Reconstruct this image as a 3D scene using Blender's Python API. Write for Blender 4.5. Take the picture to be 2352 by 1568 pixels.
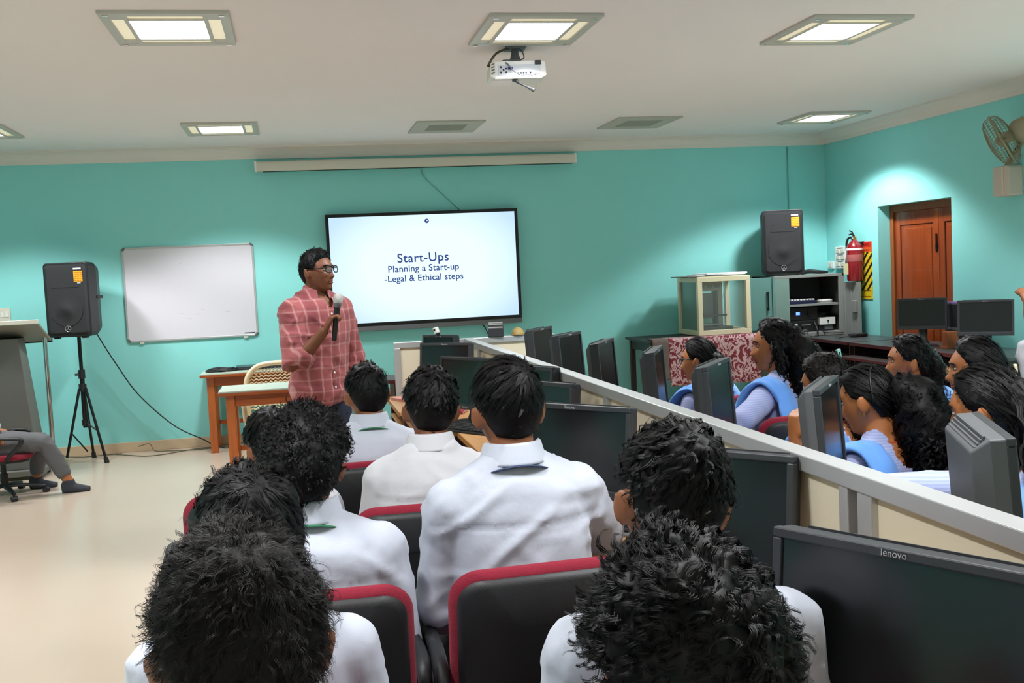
import bpy, math, random
import numpy as np
from mathutils import Matrix, Vector

# ------------------------------------------------------------------ scene, camera, world, exposure
for o in list(bpy.data.objects):
    bpy.data.objects.remove(o)
SC = bpy.context.scene
COL = SC.collection
PI = math.pi
R = math.radians

CAM_POS = (0.0, 0.0, 1.573)
PITCH, YAW, ROLL, FPX = R(-3.85), R(11.37), R(-2.72), 2448.0
def _cam_axes():
    cy, sy = math.cos(YAW), math.sin(YAW)
    fw = Vector((sy*math.cos(PITCH), cy*math.cos(PITCH), math.sin(PITCH)))
    rt = Vector((cy, -sy, 0)); up = rt.cross(fw)
    c, s = math.cos(ROLL), math.sin(ROLL)
    return c*rt + s*up, -s*rt + c*up, fw
_rt, _up, _fw = _cam_axes()
cam_d = bpy.data.cameras.new('camera'); cam_d.sensor_width = 36.0
cam_d.lens = FPX/2352.0*36.0; cam_d.clip_start = 0.05; cam_d.clip_end = 60
cam = bpy.data.objects.new('camera', cam_d); COL.objects.link(cam)
m = Matrix.Identity(4)
for i in range(3):
    m[i][0], m[i][1], m[i][2], m[i][3] = _rt[i], _up[i], -_fw[i], CAM_POS[i]
cam.matrix_world = m
SC.camera = cam

w = bpy.data.worlds.new('world'); SC.world = w; w.use_nodes = True
w.node_tree.nodes['Background'].inputs[0].default_value = (0.75, 0.82, 0.9, 1)
w.node_tree.nodes['Background'].inputs[1].default_value = 0.02
SC.view_settings.view_transform = 'Standard'
SC.view_settings.look = 'None'
SC.view_settings.gamma = 1.0
SC.view_settings.use_curve_mapping = False
SC.view_settings.exposure = 0.32
LAMP_W = 105.0          # watts of each ceiling lamp's cone
LENS_E = 3.0            # emission of the lit diffuser sheet
CONE = R(121)           # cut-off cone of a ceiling lamp

# room numbers (metres, floor z = 0, camera over the origin, front wall in +Y)
YF, XR, XL, YB, ZC = 10.7, 5.687, -4.3, -4.2, 2.87
rng = np.random.default_rng(7)
random.seed(7)

# ------------------------------------------------------------------ materials
def lin(c):
    if isinstance(c, str):
        c = [int(c[i:i+2], 16)/255 for i in (0, 2, 4)]
    return tuple((x/12.92 if x <= 0.04045 else ((x+0.055)/1.055)**2.4) for x in c)
MATS = {}
def mat(name, col, rough=0.5, metal=0.0, spec=0.5, var=0.0, vscale=8.0, bump=0.0, bscale=60.0, emit=None, estr=0.0, alpha=1.0, trans=0.0, coat=0.0, sheen=0.0):
    if name in MATS: return MATS[name]
    mt = bpy.data.materials.new(name); mt.use_nodes = True
    nt = mt.node_tree; b = nt.nodes['Principled BSDF']
    c = lin(col)
    b.inputs['Base Color'].default_value = (*c, 1)
    b.inputs['Roughness'].default_value = rough
    b.inputs['Metallic'].default_value = metal
    b.inputs['Specular IOR Level'].default_value = spec
    b.inputs['Alpha'].default_value = alpha
    b.inputs['Transmission Weight'].default_value = trans
    b.inputs['Coat Weight'].default_value = coat
    b.inputs['Sheen Weight'].default_value = sheen
    if emit is not None:
        b.inputs['Emission Color'].default_value = (*lin(emit), 1)
        b.inputs['Emission Strength'].default_value = estr
    if var or bump:
        tc = nt.nodes.new('ShaderNodeTexCoord')
    if var:
        n = nt.nodes.new('ShaderNodeTexNoise'); n.inputs['Scale'].default_value = vscale; n.inputs['Detail'].default_value = 5
        nt.links.new(tc.outputs['Object'], n.inputs['Vector'])
        mx = nt.nodes.new('ShaderNodeMix'); mx.data_type = 'RGBA'
        mx.inputs[6].default_value = (*[x*(1-var) for x in c], 1)
        mx.inputs[7].default_value = (*[min(1, x*(1+var)) for x in c], 1)
        nt.links.new(n.outputs['Fac'], mx.inputs[0]); nt.links.new(mx.outputs[2], b.inputs['Base Color'])
    if bump:
        n2 = nt.nodes.new('ShaderNodeTexNoise'); n2.inputs['Scale'].default_value = bscale; n2.inputs['Detail'].default_value = 4
        nt.links.new(tc.outputs['Object'], n2.inputs['Vector'])
        bp = nt.nodes.new('ShaderNodeBump'); bp.inputs['Strength'].default_value = bump; bp.inputs['Distance'].default_value = 0.01
        nt.links.new(n2.outputs['Fac'], bp.inputs['Height']); nt.links.new(bp.outputs['Normal'], b.inputs['Normal'])
    MATS[name] = mt
    return mt

def wood(name, c1, c2, rough=0.35, axis='Y', scale=3.0, coat=0.0):
    if name in MATS: return MATS[name]
    mt = mat(name, c1, rough, coat=coat); nt = mt.node_tree; b = nt.nodes['Principled BSDF']
    tc = nt.nodes.new('ShaderNodeTexCoord'); mp = nt.nodes.new('ShaderNodeMapping')
    s = {'X': (1, 14, 14), 'Y': (14, 1, 14), 'Z': (14, 14, 1)}[axis]
    mp.inputs['Scale'].default_value = s
    n = nt.nodes.new('ShaderNodeTexNoise'); n.inputs['Scale'].default_value = scale; n.inputs['Detail'].default_value = 6; n.inputs['Roughness'].default_value = 0.6
    cr = nt.nodes.new('ShaderNodeValToRGB')
    cr.color_ramp.elements[0].position = 0.3; cr.color_ramp.elements[0].color = (*lin(c1), 1)
    cr.color_ramp.elements[1].position = 0.7; cr.color_ramp.elements[1].color = (*lin(c2), 1)
    nt.links.new(tc.outputs['Object'], mp.inputs['Vector']); nt.links.new(mp.outputs['Vector'], n.inputs['Vector'])
    nt.links.new(n.outputs['Fac'], cr.inputs['Fac']); nt.links.new(cr.outputs['Color'], b.inputs['Base Color'])
    return mt

def nmath(nt, op, a, b=None, v=None):
    n = nt.nodes.new('ShaderNodeMath'); n.operation = op
    if hasattr(a, 'links'): nt.links.new(a, n.inputs[0])
    else: n.inputs[0].default_value = a
    if b is not None:
        if hasattr(b, 'links'): nt.links.new(b, n.inputs[1])
        else: n.inputs[1].default_value = b
    return n.outputs[0]

M_WALL = mat('wall_paint', '90dfdc', 0.55, var=0.03, vscale=2.0, bump=0.04, bscale=180)
M_CEIL = mat('ceiling_paint', 'efe8e8', 0.8, var=0.015, vscale=1.5, bump=0.03, bscale=120)
M_CORN = mat('cornice_plaster', 'e6dfd8', 0.75, var=0.02, vscale=3)
M_FLOOR = mat('vitrified_floor', 'c6b4a2', 0.22, spec=0.45, var=0.045, vscale=1.3)
M_SKIRT = mat('skirting_tile', 'cdb596', 0.35, var=0.05, vscale=6)
M_BLACK = mat('black_plastic', '1b1c1e', 0.45, bump=0.05, bscale=300)
M_BLACKM = mat('black_metal', '141416', 0.4, metal=0.2)
M_DGREY = mat('dark_grey_plastic', '303236', 0.5, bump=0.06, bscale=400)
M_GREY = mat('grey_plastic', '6a6c70', 0.45)
M_ALU = mat('brushed_aluminium', 'bfc1c2', 0.35, metal=0.5, var=0.06, vscale=5)
M_CHROME = mat('chrome', 'd8d8d6', 0.12, metal=1.0)
M_CREAM = mat('cream_laminate', 'dbd2ba', 0.5, var=0.02, vscale=4)
M_WHITE = mat('white_plastic', 'e9e8e4', 0.4)
M_OFFW = mat('off_white_metal', 'd9d4c6', 0.45)
M_RED = mat('red_fabric', '800a27', 0.9, var=0.12, vscale=40, bump=0.3, bscale=400, sheen=0.05)
M_GLASS = mat('clear_glass', 'dff0ea', 0.03, alpha=0.07, spec=0.6)
M_PAPER = mat('paper', 'f2f0f3', 0.8)
M_STEELG = mat('grey_steel_cabinet', '8f938f', 0.45, metal=0.1, var=0.03, vscale=4)
M_TEAK = wood('polished_teak', 'a4501a', 'bd6423', 0.3, 'Z', 2.5, coat=0.2)
M_TEAKH = wood('teak_rail', '8d3f14', 'a9541f', 0.35, 'X', 2.5)
M_DOOR = wood('door_teak', '7c320f', '974418', 0.3, 'Z', 2.0, coat=0.3)
M_DOORF = wood('door_frame_wood', '7d3f18', '96501f', 0.35, 'Z', 2.0)
M_LAMIN = mat('mint_laminate', 'bccabb', 0.4, var=0.02)
M_TAN = wood('tan_desk_top', 'b08455', 'bd9265', 0.35, 'Y', 2.0)
M_MAROON = mat('maroon_edge', '5b1a24', 0.4)
M_DBROWN = mat('dark_brown_board', '2c1d1b', 0.45, var=0.1, vscale=10)
M_HAIR = mat('black_hair', '0a090b', 0.52, spec=0.2, var=0.2, vscale=30)
M_HAIRB = mat('brown_black_hair', '120e0d', 0.58, spec=0.2, var=0.25, vscale=30)
M_SKIN_D = mat('deep_brown_skin', '774730', 0.5, var=0.06, vscale=12, bump=0.05, bscale=150)
M_SKIN_M = mat('brown_skin', '8a5436', 0.5, var=0.06, vscale=12, bump=0.05, bscale=150)
M_SKIN_L = mat('warm_brown_skin', 'a8683c', 0.5, var=0.06, vscale=12, bump=0.05, bscale=150)
M_LIP = mat('lip', '6b362c', 0.45)
M_EYEW = mat('eye_white', 'a59a90', 0.35)
M_EYED = mat('eye_dark', '120a07', 0.15)
M_SHIRT = mat('white_cotton', 'b7bdcb', 0.85, var=0.02, vscale=12, bump=0.12, bscale=35, sheen=0.15)
M_SHIRT2 = mat('off_white_cotton', 'bebfc5', 0.85, var=0.02, vscale=12, bump=0.12, bscale=35, sheen=0.15)
M_TROU = mat('charcoal_trousers', '2a2b31', 0.85, bump=0.1, bscale=60)
M_GTROU = mat('grey_trousers', '5d5d60', 0.85, var=0.06, vscale=60, bump=0.15, bscale=80)
M_JEAN = mat('navy_jeans', '222a3f', 0.85, var=0.1, vscale=60)
M_SOCK = mat('dark_grey_sock', '393b44', 0.95, bump=0.3, bscale=200)
M_DUP = mat('blue_dupatta', '5f9bea', 0.75, var=0.06, vscale=10, sheen=0.3)
M_SALW = mat('blue_salwar', '4c83cf', 0.8, var=0.05)
M_GREEN = mat('green_ribbon', '1d6b45', 0.6)
M_NAVYR = mat('navy_ribbon', '27365a', 0.6)
M_REDR = mat('red_ribbon', 'd43a2c', 0.6)
M_GOLD = mat('gold', 'd9a84a', 0.25, metal=0.9)

def kurta_mat():
    mt = mat('striped_lilac_kurta', 'aab4e2', 0.85, sheen=0.15); nt = mt.node_tree; b = nt.nodes['Principled BSDF']
    tc = nt.nodes.new('ShaderNodeTexCoord'); sp = nt.nodes.new('ShaderNodeSeparateXYZ')
    nt.links.new(tc.outputs['Object'], sp.inputs[0])
    s = nmath(nt, 'SINE', nmath(nt, 'MULTIPLY', sp.outputs['Z'], 2*PI/0.0085))
    f = nmath(nt, 'ADD', nmath(nt, 'MULTIPLY', s, 0.5), 0.5)
    mx = nt.nodes.new('ShaderNodeMix'); mx.data_type = 'RGBA'
    mx.inputs[6].default_value = (*lin('a4aed6'), 1); mx.inputs[7].default_value = (*lin('929dca'), 1)
    nt.links.new(f, mx.inputs[0]); nt.links.new(mx.outputs[2], b.inputs['Base Color'])
    return mt
M_KURTA = kurta_mat()

def plaid_mat():
    mt = mat('red_check_cotton', 'a4525a', 0.85, sheen=0.2); nt = mt.node_tree; b = nt.nodes['Principled BSDF']
    tc = nt.nodes.new('ShaderNodeTexCoord')
    nz = nt.nodes.new('ShaderNodeTexNoise'); nz.inputs['Scale'].default_value = 9; nt.links.new(tc.outputs['Object'], nz.inputs['Vector'])
    ad = nt.nodes.new('ShaderNodeVectorMath'); ad.operation = 'SCALE'; nt.links.new(nz.outputs['Color'], ad.inputs[0]); ad.inputs['Scale'].default_value = 0.02
    a2 = nt.nodes.new('ShaderNodeVectorMath'); a2.operation = 'ADD'; nt.links.new(tc.outputs['Object'], a2.inputs[0]); nt.links.new(ad.outputs[0], a2.inputs[1])
    sp = nt.nodes.new('ShaderNodeSeparateXYZ'); nt.links.new(a2.outputs[0], sp.inputs[0])
    def lines(src, per, wd, ph=0.0):
        x = nmath(nt, 'ADD', nmath(nt, 'DIVIDE', src, per), ph)
        fr = nmath(nt, 'FRACT', x)
        d = nmath(nt, 'ABSOLUTE', nmath(nt, 'SUBTRACT', fr, 0.5))
        mr = nt.nodes.new('ShaderNodeMapRange'); mr.inputs[1].default_value = wd; mr.inputs[2].default_value = wd*0.35
        mr.inputs[3].default_value = 0; mr.inputs[4].default_value = 1
        nt.links.new(d, mr.inputs[0]); return mr.outputs[0]
    lx = lines(sp.outputs['X'], 0.062, 0.11); lz = lines(sp.outputs['Z'], 0.066, 0.10, 0.3)
    bx = lines(sp.outputs['X'], 0.124, 0.27, 0.5); bz = lines(sp.outputs['Z'], 0.132, 0.27, 0.2)
    dk = nmath(nt, 'MULTIPLY', nmath(nt, 'ADD', bx, bz), 0.5)
    m1 = nt.nodes.new('ShaderNodeMix'); m1.data_type = 'RGBA'
    m1.inputs[6].default_value = (*lin('9c5153'), 1); m1.inputs[7].default_value = (*lin('7d373d'), 1); nt.links.new(dk, m1.inputs[0])
    wl = nmath(nt, 'MINIMUM', nmath(nt, 'MULTIPLY', nmath(nt, 'ADD', lx, nmath(nt, 'MULTIPLY', lz, 0.65)), 0.5), 0.7)
    m2 = nt.nodes.new('ShaderNodeMix'); m2.data_type = 'RGBA'; nt.links.new(wl, m2.inputs[0]); nt.links.new(m1.outputs[2], m2.inputs[6])
    m2.inputs[7].default_value = (*lin('c59492'), 1)
    nt.links.new(m2.outputs[2], b.inputs['Base Color'])
    return mt
M_PLAID = plaid_mat()

# ------------------------------------------------------------------ mesh helpers
def rz(a):
    c, s = math.cos(a), math.sin(a); return np.array([[c, -s, 0], [s, c, 0], [0, 0, 1.0]])
def rx(a):
    c, s = math.cos(a), math.sin(a); return np.array([[1.0, 0, 0], [0, c, -s], [0, s, c]])
def ry(a):
    c, s = math.cos(a), math.sin(a); return np.array([[c, 0, s], [0, 1.0, 0], [-s, 0, c]])
def unit(v):
    v = np.asarray(v, float); n = np.linalg.norm(v, axis=-1, keepdims=True); return v/np.maximum(n, 1e-9)

class MB:
    """collects vertices and faces for ONE mesh object"""
    def __init__(s): s.v = []; s.f = []; s.n = 0
    def add(s, v, f, M=None, t=None):
        v = np.asarray(v, float)
        if M is not None: v = v @ np.asarray(M).T
        if t is not None: v = v + np.asarray(t)
        s.v.append(v); s.f += [tuple(int(i)+s.n for i in q) for q in f]; s.n += len(v); return s
    def box(s, x0, x1, y0, y1, z0, z1, M=None, t=None):
        v = [(x, y, z) for x in (x0, x1) for y in (y0, y1) for z in (z0, z1)]
        f = [(0, 1, 3, 2), (4, 6, 7, 5), (0, 4, 5, 1), (2, 3, 7, 6), (0, 2, 6, 4), (1, 5, 7, 3)]
        return s.add(v, f, M, t)
    def cbox(s, c, d, M=None, t=None):
        v = np.array([(x, y, z) for x in (-.5, .5) for y in (-.5, .5) for z in (-.5, .5)])*np.array(d)
        f = [(0, 1, 3, 2), (4, 6, 7, 5), (0, 4, 5, 1), (2, 3, 7, 6), (0, 2, 6, 4), (1, 5, 7, 3)]
        if M is not None: v = v @ np.asarray(M).T
        v = v + np.array(c)
        return s.add(v, f, None, t)
    def loft(s, pts, r1, r2=None, xdir=(1, 0, 0), n=16, cap=True, M=None, t=None):
        pts = np.asarray(pts, float); k = len(pts)
        fit = lambda q: np.full(k, float(np.atleast_1d(q)[0])) if np.size(q) == 1 else np.interp(np.linspace(0, 1, k), np.linspace(0, 1, np.size(q)), np.asarray(q, float))
        r1 = fit(r1); r2 = r1 if r2 is None else fit(r2)
        tan = np.gradient(pts, axis=0) if k > 1 else np.array([[0, 0, 1.0]])
        tan = unit(tan); xd = np.asarray(xdir, float)
        a = np.linspace(0, 2*PI, n, endpoint=False); V = []
        for i in range(k):
            X = xd - tan[i]*np.dot(xd, tan[i])
            if np.linalg.norm(X) < 1e-4: X = np.cross(tan[i], (0, 1, 0.01))
            X = unit(X); Y = np.cross(tan[i], X)
            V.append(pts[i] + np.outer(np.cos(a)*r1[i], X) + np.outer(np.sin(a)*r2[i], Y))
        V = np.concatenate(V); F = []
        for i in range(k-1):
            for j in range(n):
                F.append((i*n+j, i*n+(j+1) % n, (i+1)*n+(j+1) % n, (i+1)*n+j))
        if cap:
            F.append(tuple(range(n-1, -1, -1))); F.append(tuple((k-1)*n+j for j in range(n)))
        return s.add(V, F, M, t)
    def tube(s, pts, r, n=8, M=None, t=None, smooth=0):
        pts = np.asarray(pts, float)
        if smooth: pts = spline(pts, smooth)
        k = len(pts); tan = unit(np.gradient(pts, axis=0)); 
        up = np.array([0.12, 0.31, 0.94]); X = unit(np.cross(tan[0], up)); V = []; a = np.linspace(0, 2*PI, n, endpoint=False)
        rr = np.atleast_1d(np.asarray(r, float)); rr = np.interp(np.linspace(0, 1, k), np.linspace(0, 1, len(rr)), rr) if len(rr) > 1 else np.full(k, rr[0])
        for i in range(k):
            X = unit(X - tan[i]*np.dot(X, tan[i])); Y = np.cross(tan[i], X)
            V.append(pts[i] + np.outer(np.cos(a), X)*rr[i] + np.outer(np.sin(a), Y)*rr[i])
        V = np.concatenate(V); F = [(i*n+j, i*n+(j+1) % n, (i+1)*n+(j+1) % n, (i+1)*n+j) for i in range(k-1) for j in range(n)]
        F.append(tuple(range(n-1, -1, -1))); F.append(tuple((k-1)*n+j for j in range(n)))
        return s.add(V, F, M, t)
    def cyl(s, a, b, r, r2=None, n=20):
        a = np.asarray(a, float); b = np.asarray(b, float)
        return s.tube([a, b], [r, r if r2 is None else r2], n)
    def lathe(s, prof, n=24, M=None, t=None):
        a = np.linspace(0, 2*PI, n, endpoint=False); V = []; F = []
        for r, z in prof: V += [(r*math.cos(x), r*math.sin(x), z) for x in a]
        k = len(prof)
        F = [(i*n+j, i*n+(j+1) % n, (i+1)*n+(j+1) % n, (i+1)*n+j) for i in range(k-1) for j in range(n)]
        F.append(tuple(range(n-1, -1, -1))); F.append(tuple((k-1)*n+j for j in range(n)))
        return s.add(V, F, M, t)
    def ell(s, c, r, M=None, n=16, k=10):
        V = [(0, 0, -1)]; F = []
        for i in range(1, k):
            p = PI*i/k
            V += [(math.sin(p)*math.cos(2*PI*j/n), math.sin(p)*math.sin(2*PI*j/n), -math.cos(p)) for j in range(n)]
        V.append((0, 0, 1)); V = np.array(V)*np.array(r)
        if M is not None: V = V @ np.asarray(M).T
        for j in range(n): F.append((0, 1+(j+1) % n, 1+j))
        for i in range(k-2):
            for j in range(n): F.append((1+i*n+j, 1+i*n+(j+1) % n, 1+(i+1)*n+(j+1) % n, 1+(i+1)*n+j))
        T = len(V)-1
        for j in range(n): F.append((T, 1+(k-2)*n+j, 1+(k-2)*n+(j+1) % n))
        return s.add(V, F, None, c)
    def prism(s, poly, y0, y1, plane='xz', M=None, t=None):
        n = len(poly); V = []
        for y in (y0, y1):
            for a, b in poly:
                V.append({'xz': (a, y, b), 'xy': (a, b, y), 'yz': (y, a, b)}[plane])
        F = [tuple(range(n)), tuple(range(2*n-1, n-1, -1))] + [(i, n+i, n+(i+1) % n, (i+1) % n) for i in range(n)]
        return s.add(V, F, M, t)
    def mesh(s, name):
        me = bpy.data.meshes.new(name)
        V = np.concatenate(s.v) if s.v else np.zeros((0, 3))
        me.from_pydata(V.tolist(), [], s.f); me.update(); return me

def spline(pts, per=6):
    pts = np.asarray(pts, float); P = np.vstack([2*pts[0]-pts[1], pts, 2*pts[-1]-pts[-2]]); out = []
    for i in range(1, len(P)-2):
        for u in np.linspace(0, 1, per, endpoint=False):
            a, b, c, d = P[i-1], P[i], P[i+1], P[i+2]
            out.append(0.5*((2*b) + (-a+c)*u + (2*a-5*b+4*c-d)*u*u + (-a+3*b-3*c+d)*u**3))
    out.append(P[-2]); return np.array(out)

def rrect(w, h, r, n=6):
    out = []
    for cx, cy, a0 in ((w/2-r, h/2-r, 0), (-w/2+r, h/2-r, 90), (-w/2+r, -h/2+r, 180), (w/2-r, -h/2+r, 270)):
        for i in range(n+1):
            a = R(a0+90*i/n); out.append((cx+r*math.cos(a), cy+r*math.sin(a)))
    return out

def fix_normals(me):
    import bmesh
    bm = bmesh.new(); bm.from_mesh(me); bmesh.ops.recalc_face_normals(bm, faces=bm.faces); bm.to_mesh(me); bm.free()

def obj(name, mb, material, parent=None, smooth=False, bevel=0.0, fix=True, seg=2):
    me = mb if isinstance(mb, bpy.types.Mesh) else mb.mesh(name)
    if fix: fix_normals(me)
    me.materials.clear(); me.materials.append(material)
    if smooth:
        me.polygons.foreach_set('use_smooth', [True]*len(me.polygons))
    o = bpy.data.objects.new(name, me); COL.objects.link(o)
    if parent is not None: o.parent = parent
    if bevel:
        b = o.modifiers.new('bevel', 'BEVEL'); b.width = bevel; b.segments = seg; b.limit_method = 'ANGLE'; b.angle_limit = R(40)
    if smooth == 'auto':
        try: me.set_sharp_from_angle(angle=R(40))
        except Exception: pass
    return o

def tag(o, label, cat, group=None):
    o['label'] = label; o['category'] = cat
    if group: o['group'] = group
    return o
def thing(name, label, cat, loc=(0, 0, 0), rot=0.0, group=None):
    e = bpy.data.objects.new(name, None); COL.objects.link(e); e.location = loc; e.rotation_euler = (0, 0, rot)
    e.empty_display_size = 0.1
    return tag(e, label, cat, group)
def struct(name, mb, material, parent=None, **k):
    o = obj(name, mb, material, parent, **k)
    if parent is None: o['kind'] = 'structure'
    return o
def dup(root, loc=None, rot=None, label=None, group=None):
    r = root.copy(); COL.objects.link(r)
    if loc is not None: r.location = loc
    if rot is not None: r.rotation_euler = (0, 0, rot)
    if label: r['label'] = label
    if group: r['group'] = group
    for ch in list(root.children):
        c = ch.copy(); COL.objects.link(c); c.parent = r
        for g in list(ch.children):
            d = g.copy(); COL.objects.link(d); d.parent = c
    return r
def text_mesh(txt, size, extrude=0.0005, align='CENTER', bold=0.0, space=1.0):
    cu = bpy.data.curves.new('lettering', 'FONT'); cu.body = txt; cu.size = size; cu.extrude = extrude
    cu.align_x = align; cu.align_y = 'CENTER'; cu.offset = bold; cu.space_character = space; cu.resolution_u = 4
    o = bpy.data.objects.new('lettering', cu); COL.objects.link(o)
    dg = bpy.context.evaluated_depsgraph_get()
    me = bpy.data.meshes.new_from_object(o.evaluated_get(dg)); bpy.data.objects.remove(o); bpy.data.curves.remove(cu)
    return me
def lettering(name, txt, size, material, parent, loc, rot, **k):
    o = obj(name, text_mesh(txt, size, **k), material, parent, fix=False); o.location = loc; o.rotation_euler = rot; return o

def vnoise(P, scale, seed=0):
    """smooth value noise in [-1,1] for points P (N,3)"""
    q = np.asarray(P)*scale + seed*17.31
    i = np.floor(q).astype(np.int64); f = q-i; f = f*f*(3-2*f)
    def h(a):
        n = (a[:, 0]*374761393 + a[:, 1]*668265263 + a[:, 2]*2147483647 + seed*144665) & 0xffffffff
        n = ((n ^ (n >> 13))*1274126177) & 0xffffffff
        return ((n ^ (n >> 16)) & 0xffff)/32767.5-1
    out = 0
    for dx in (0, 1):
        for dy in (0, 1):
            for dz in (0, 1):
                wgt = (f[:, 0] if dx else 1-f[:, 0])*(f[:, 1] if dy else 1-f[:, 1])*(f[:, 2] if dz else 1-f[:, 2])
                out = out + wgt*h(i+np.array([dx, dy, dz]))
    return out

def remesh(mb, voxel, smooth=4, name='body', keep=1.0):
    me = mb.mesh('tmp'); fix_normals(me)
    o = bpy.data.objects.new('tmp', me); COL.objects.link(o)
    r = o.modifiers.new('r', 'REMESH'); r.mode = 'VOXEL'; r.voxel_size = voxel; r.adaptivity = 0.0
    if smooth:
        s = o.modifiers.new('s', 'SMOOTH'); s.factor = 0.5; s.iterations = smooth
    if keep < 1:
        d = o.modifiers.new('d', 'DECIMATE'); d.ratio = keep
    dg = bpy.context.evaluated_depsgraph_get()
    out = bpy.data.meshes.new_from_object(o.evaluated_get(dg)); out.name = name
    bpy.data.objects.remove(o); bpy.data.meshes.remove(me)
    out.polygons.foreach_set('use_smooth', [True]*len(out.polygons))
    return out
def mverts(me):
    a = np.empty(len(me.vertices)*3); me.vertices.foreach_get('co', a); return a.reshape(-1, 3)
def mnormals(me):
    a = np.empty(len(me.vertices)*3); me.vertices.foreach_get('normal', a); return a.reshape(-1, 3)
def setverts(me, v):
    me.vertices.foreach_set('co', np.ascontiguousarray(v, float).ravel()); me.update()
def cut_faces(me, keep):
    """drop the faces whose vertices are all outside 'keep' (bool per vertex)"""
    import bmesh
    bm = bmesh.new(); bm.from_mesh(me); bm.verts.ensure_lookup_table()
    bmesh.ops.delete(bm, geom=[v for v in bm.verts if not keep[v.index]], context='VERTS')
    bm.to_mesh(me); bm.free(); me.update()
# ------------------------------------------------------------------ the room
struct('floor', MB().box(XL-.2, XR+.4, YB-.2, YF+.2, -.1, 0), M_FLOOR)
# ceiling with square holes would hide the lamps' housings: the lamps hang flush below it
struct('ceiling', MB().box(XL-.2, XR+.4, YB-.2, YF+.2, ZC, ZC+.1), M_CEIL)
struct('wall_front', MB().box(XL-.2, XR+.4, YF, YF+.2, 0, ZC), M_WALL)
struct('wall_back', MB().box(XL-.2, XR+.4, YB-.2, YB, 0, ZC), M_WALL)
struct('wall_left', MB().box(XL-.2, XL, YB, YF, 0, ZC), M_WALL)
DY0, DY1, DZ = 8.45, 9.66, 2.025       # door opening in the right wall
wr = MB().box(XR, XR+.3, YB, DY0, 0, ZC).box(XR, XR+.3, DY1, YF, 0, ZC).box(XR, XR+.3, DY0, DY1, DZ, ZC).box(XR+.24, XR+.3, DY0, DY1, 0, DZ)
struct('wall_right', wr, M_WALL)
struct('baseboard_front', MB().box(XL, XR, YF-.014, YF, 0, .095), M_SKIRT, bevel=.003)
struct('baseboard_right', MB().box(XR-.014, XR, DY1, YF-.014, 0, .095).box(XR-.014, XR, YB, DY0, 0, .095), M_SKIRT, bevel=.003)
struct('baseboard_left', MB().box(XL, XL+.014, YB, YF-.014, 0, .095), M_SKIRT, bevel=.003)
# plaster cornice: a cove profile along each wall
def cove(n=6):
    pts = [(0, 2.755), (.018, 2.755), (.022, 2.772)]
    for i in range(n+1):
        a = R(90*i/n); pts.append((.022+.10*(1-math.cos(a)), 2.775+.075*math.sin(a)))
    pts += [(.135, 2.852), (.135, ZC), (0, ZC)]; return pts
cv = cove()
struct('trim_1', MB().prism([(YF-a, b) for a, b in cv], XL, XR, 'yz'), M_CORN)
struct('trim_2', MB().prism([(XR-a, b) for a, b in cv], YB, YF, 'xz'), M_CORN)
struct('trim_3', MB().prism([(XL+a, b) for a, b in cv], YB, YF, 'xz'), M_CORN)

# the door in the right wall
dr = struct('door_1', MB().box(XR+.13, XR+.2, DY0, DY0+.06, 0, DZ).box(XR+.13, XR+.2, DY1-.06, DY1, 0, DZ).box(XR+.13, XR+.2, DY0+.06, DY1-.06, DZ-.07, DZ), M_DOORF, bevel=.004)
def leaf(y0, y1):
    b = MB(); x0, x1 = XR+.15, XR+.19
    st = .085
    b.box(x0, x1, y0, y0+st, .01, DZ-.07).box(x0, x1, y1-st, y1, .01, DZ-.07)
    for z0, z1 in ((.01, .16), (.86, .98), (DZ-.20, DZ-.07)): b.box(x0, x1, y0+st, y1-st, z0, z1)
    o = obj('door_leaf', b, M_DOOR, dr, bevel=.004)
    for z0, z1 in ((.16, .86), (.98, DZ-.20)):
        p = MB().box(x0+.012, x1-.006, y0+st, y1-st, z0, z1).box(x0+.004, x1-.01, y0+st+.035, y1-st-.035, z0+.035, z1-.035)
        obj('panel', p, M_DOOR, o, bevel=.006)
    return o
l1 = leaf(8.875, DY1-.062); l2 = leaf(DY0+.062, 8.87)
obj('tower_bolt', MB().cyl((XR+.14, 8.90, 1.55), (XR+.14, 8.90, 1.72), .007).cbox((XR+.145, 8.90, 1.6), (.012, .03, .05)), M_BLACKM, l1)

# ------------------------------------------------------------------ ceiling lamps
M_LENS = None
def lens_mat():
    mt = mat('lit_prismatic_sheet', 'f4f6ff', 0.3, emit='f3f4ff', estr=LENS_E)
    nt = mt.node_tree; b = nt.nodes['Principled BSDF']
    tc = nt.nodes.new('ShaderNodeTexCoord'); wv = nt.nodes.new('ShaderNodeTexWave'); wv.inputs['Scale'].default_value = 14; wv.bands_direction = 'X'
    nt.links.new(tc.outputs['Object'], wv.inputs['Vector'])
    mr = nt.nodes.new('ShaderNodeMapRange'); mr.inputs[3].default_value = LENS_E*0.75; mr.inputs[4].default_value = LENS_E*1.1
    nt.links.new(wv.outputs['Fac'], mr.inputs[0]); nt.links.new(mr.outputs[0], b.inputs['Emission Strength'])
    return mt
M_LENS = lens_mat()
M_FIX = mat('lamp_frame_metal', 'c6c3bb', 0.4, metal=0.25)
M_REFL = mat('lamp_reflector_glow', 'efe6cf', 0.35, emit='f0e3c0', estr=.35)  # own faint glow stands in for lamp light on the reflectors
M_SHEET_OFF = mat('unlit_sheet', 'a9aba0', 0.35)
M_GRIL = mat('dull_grey_grille', 'b5b6ac', 0.6)
FW, FD = .30, .35
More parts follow.
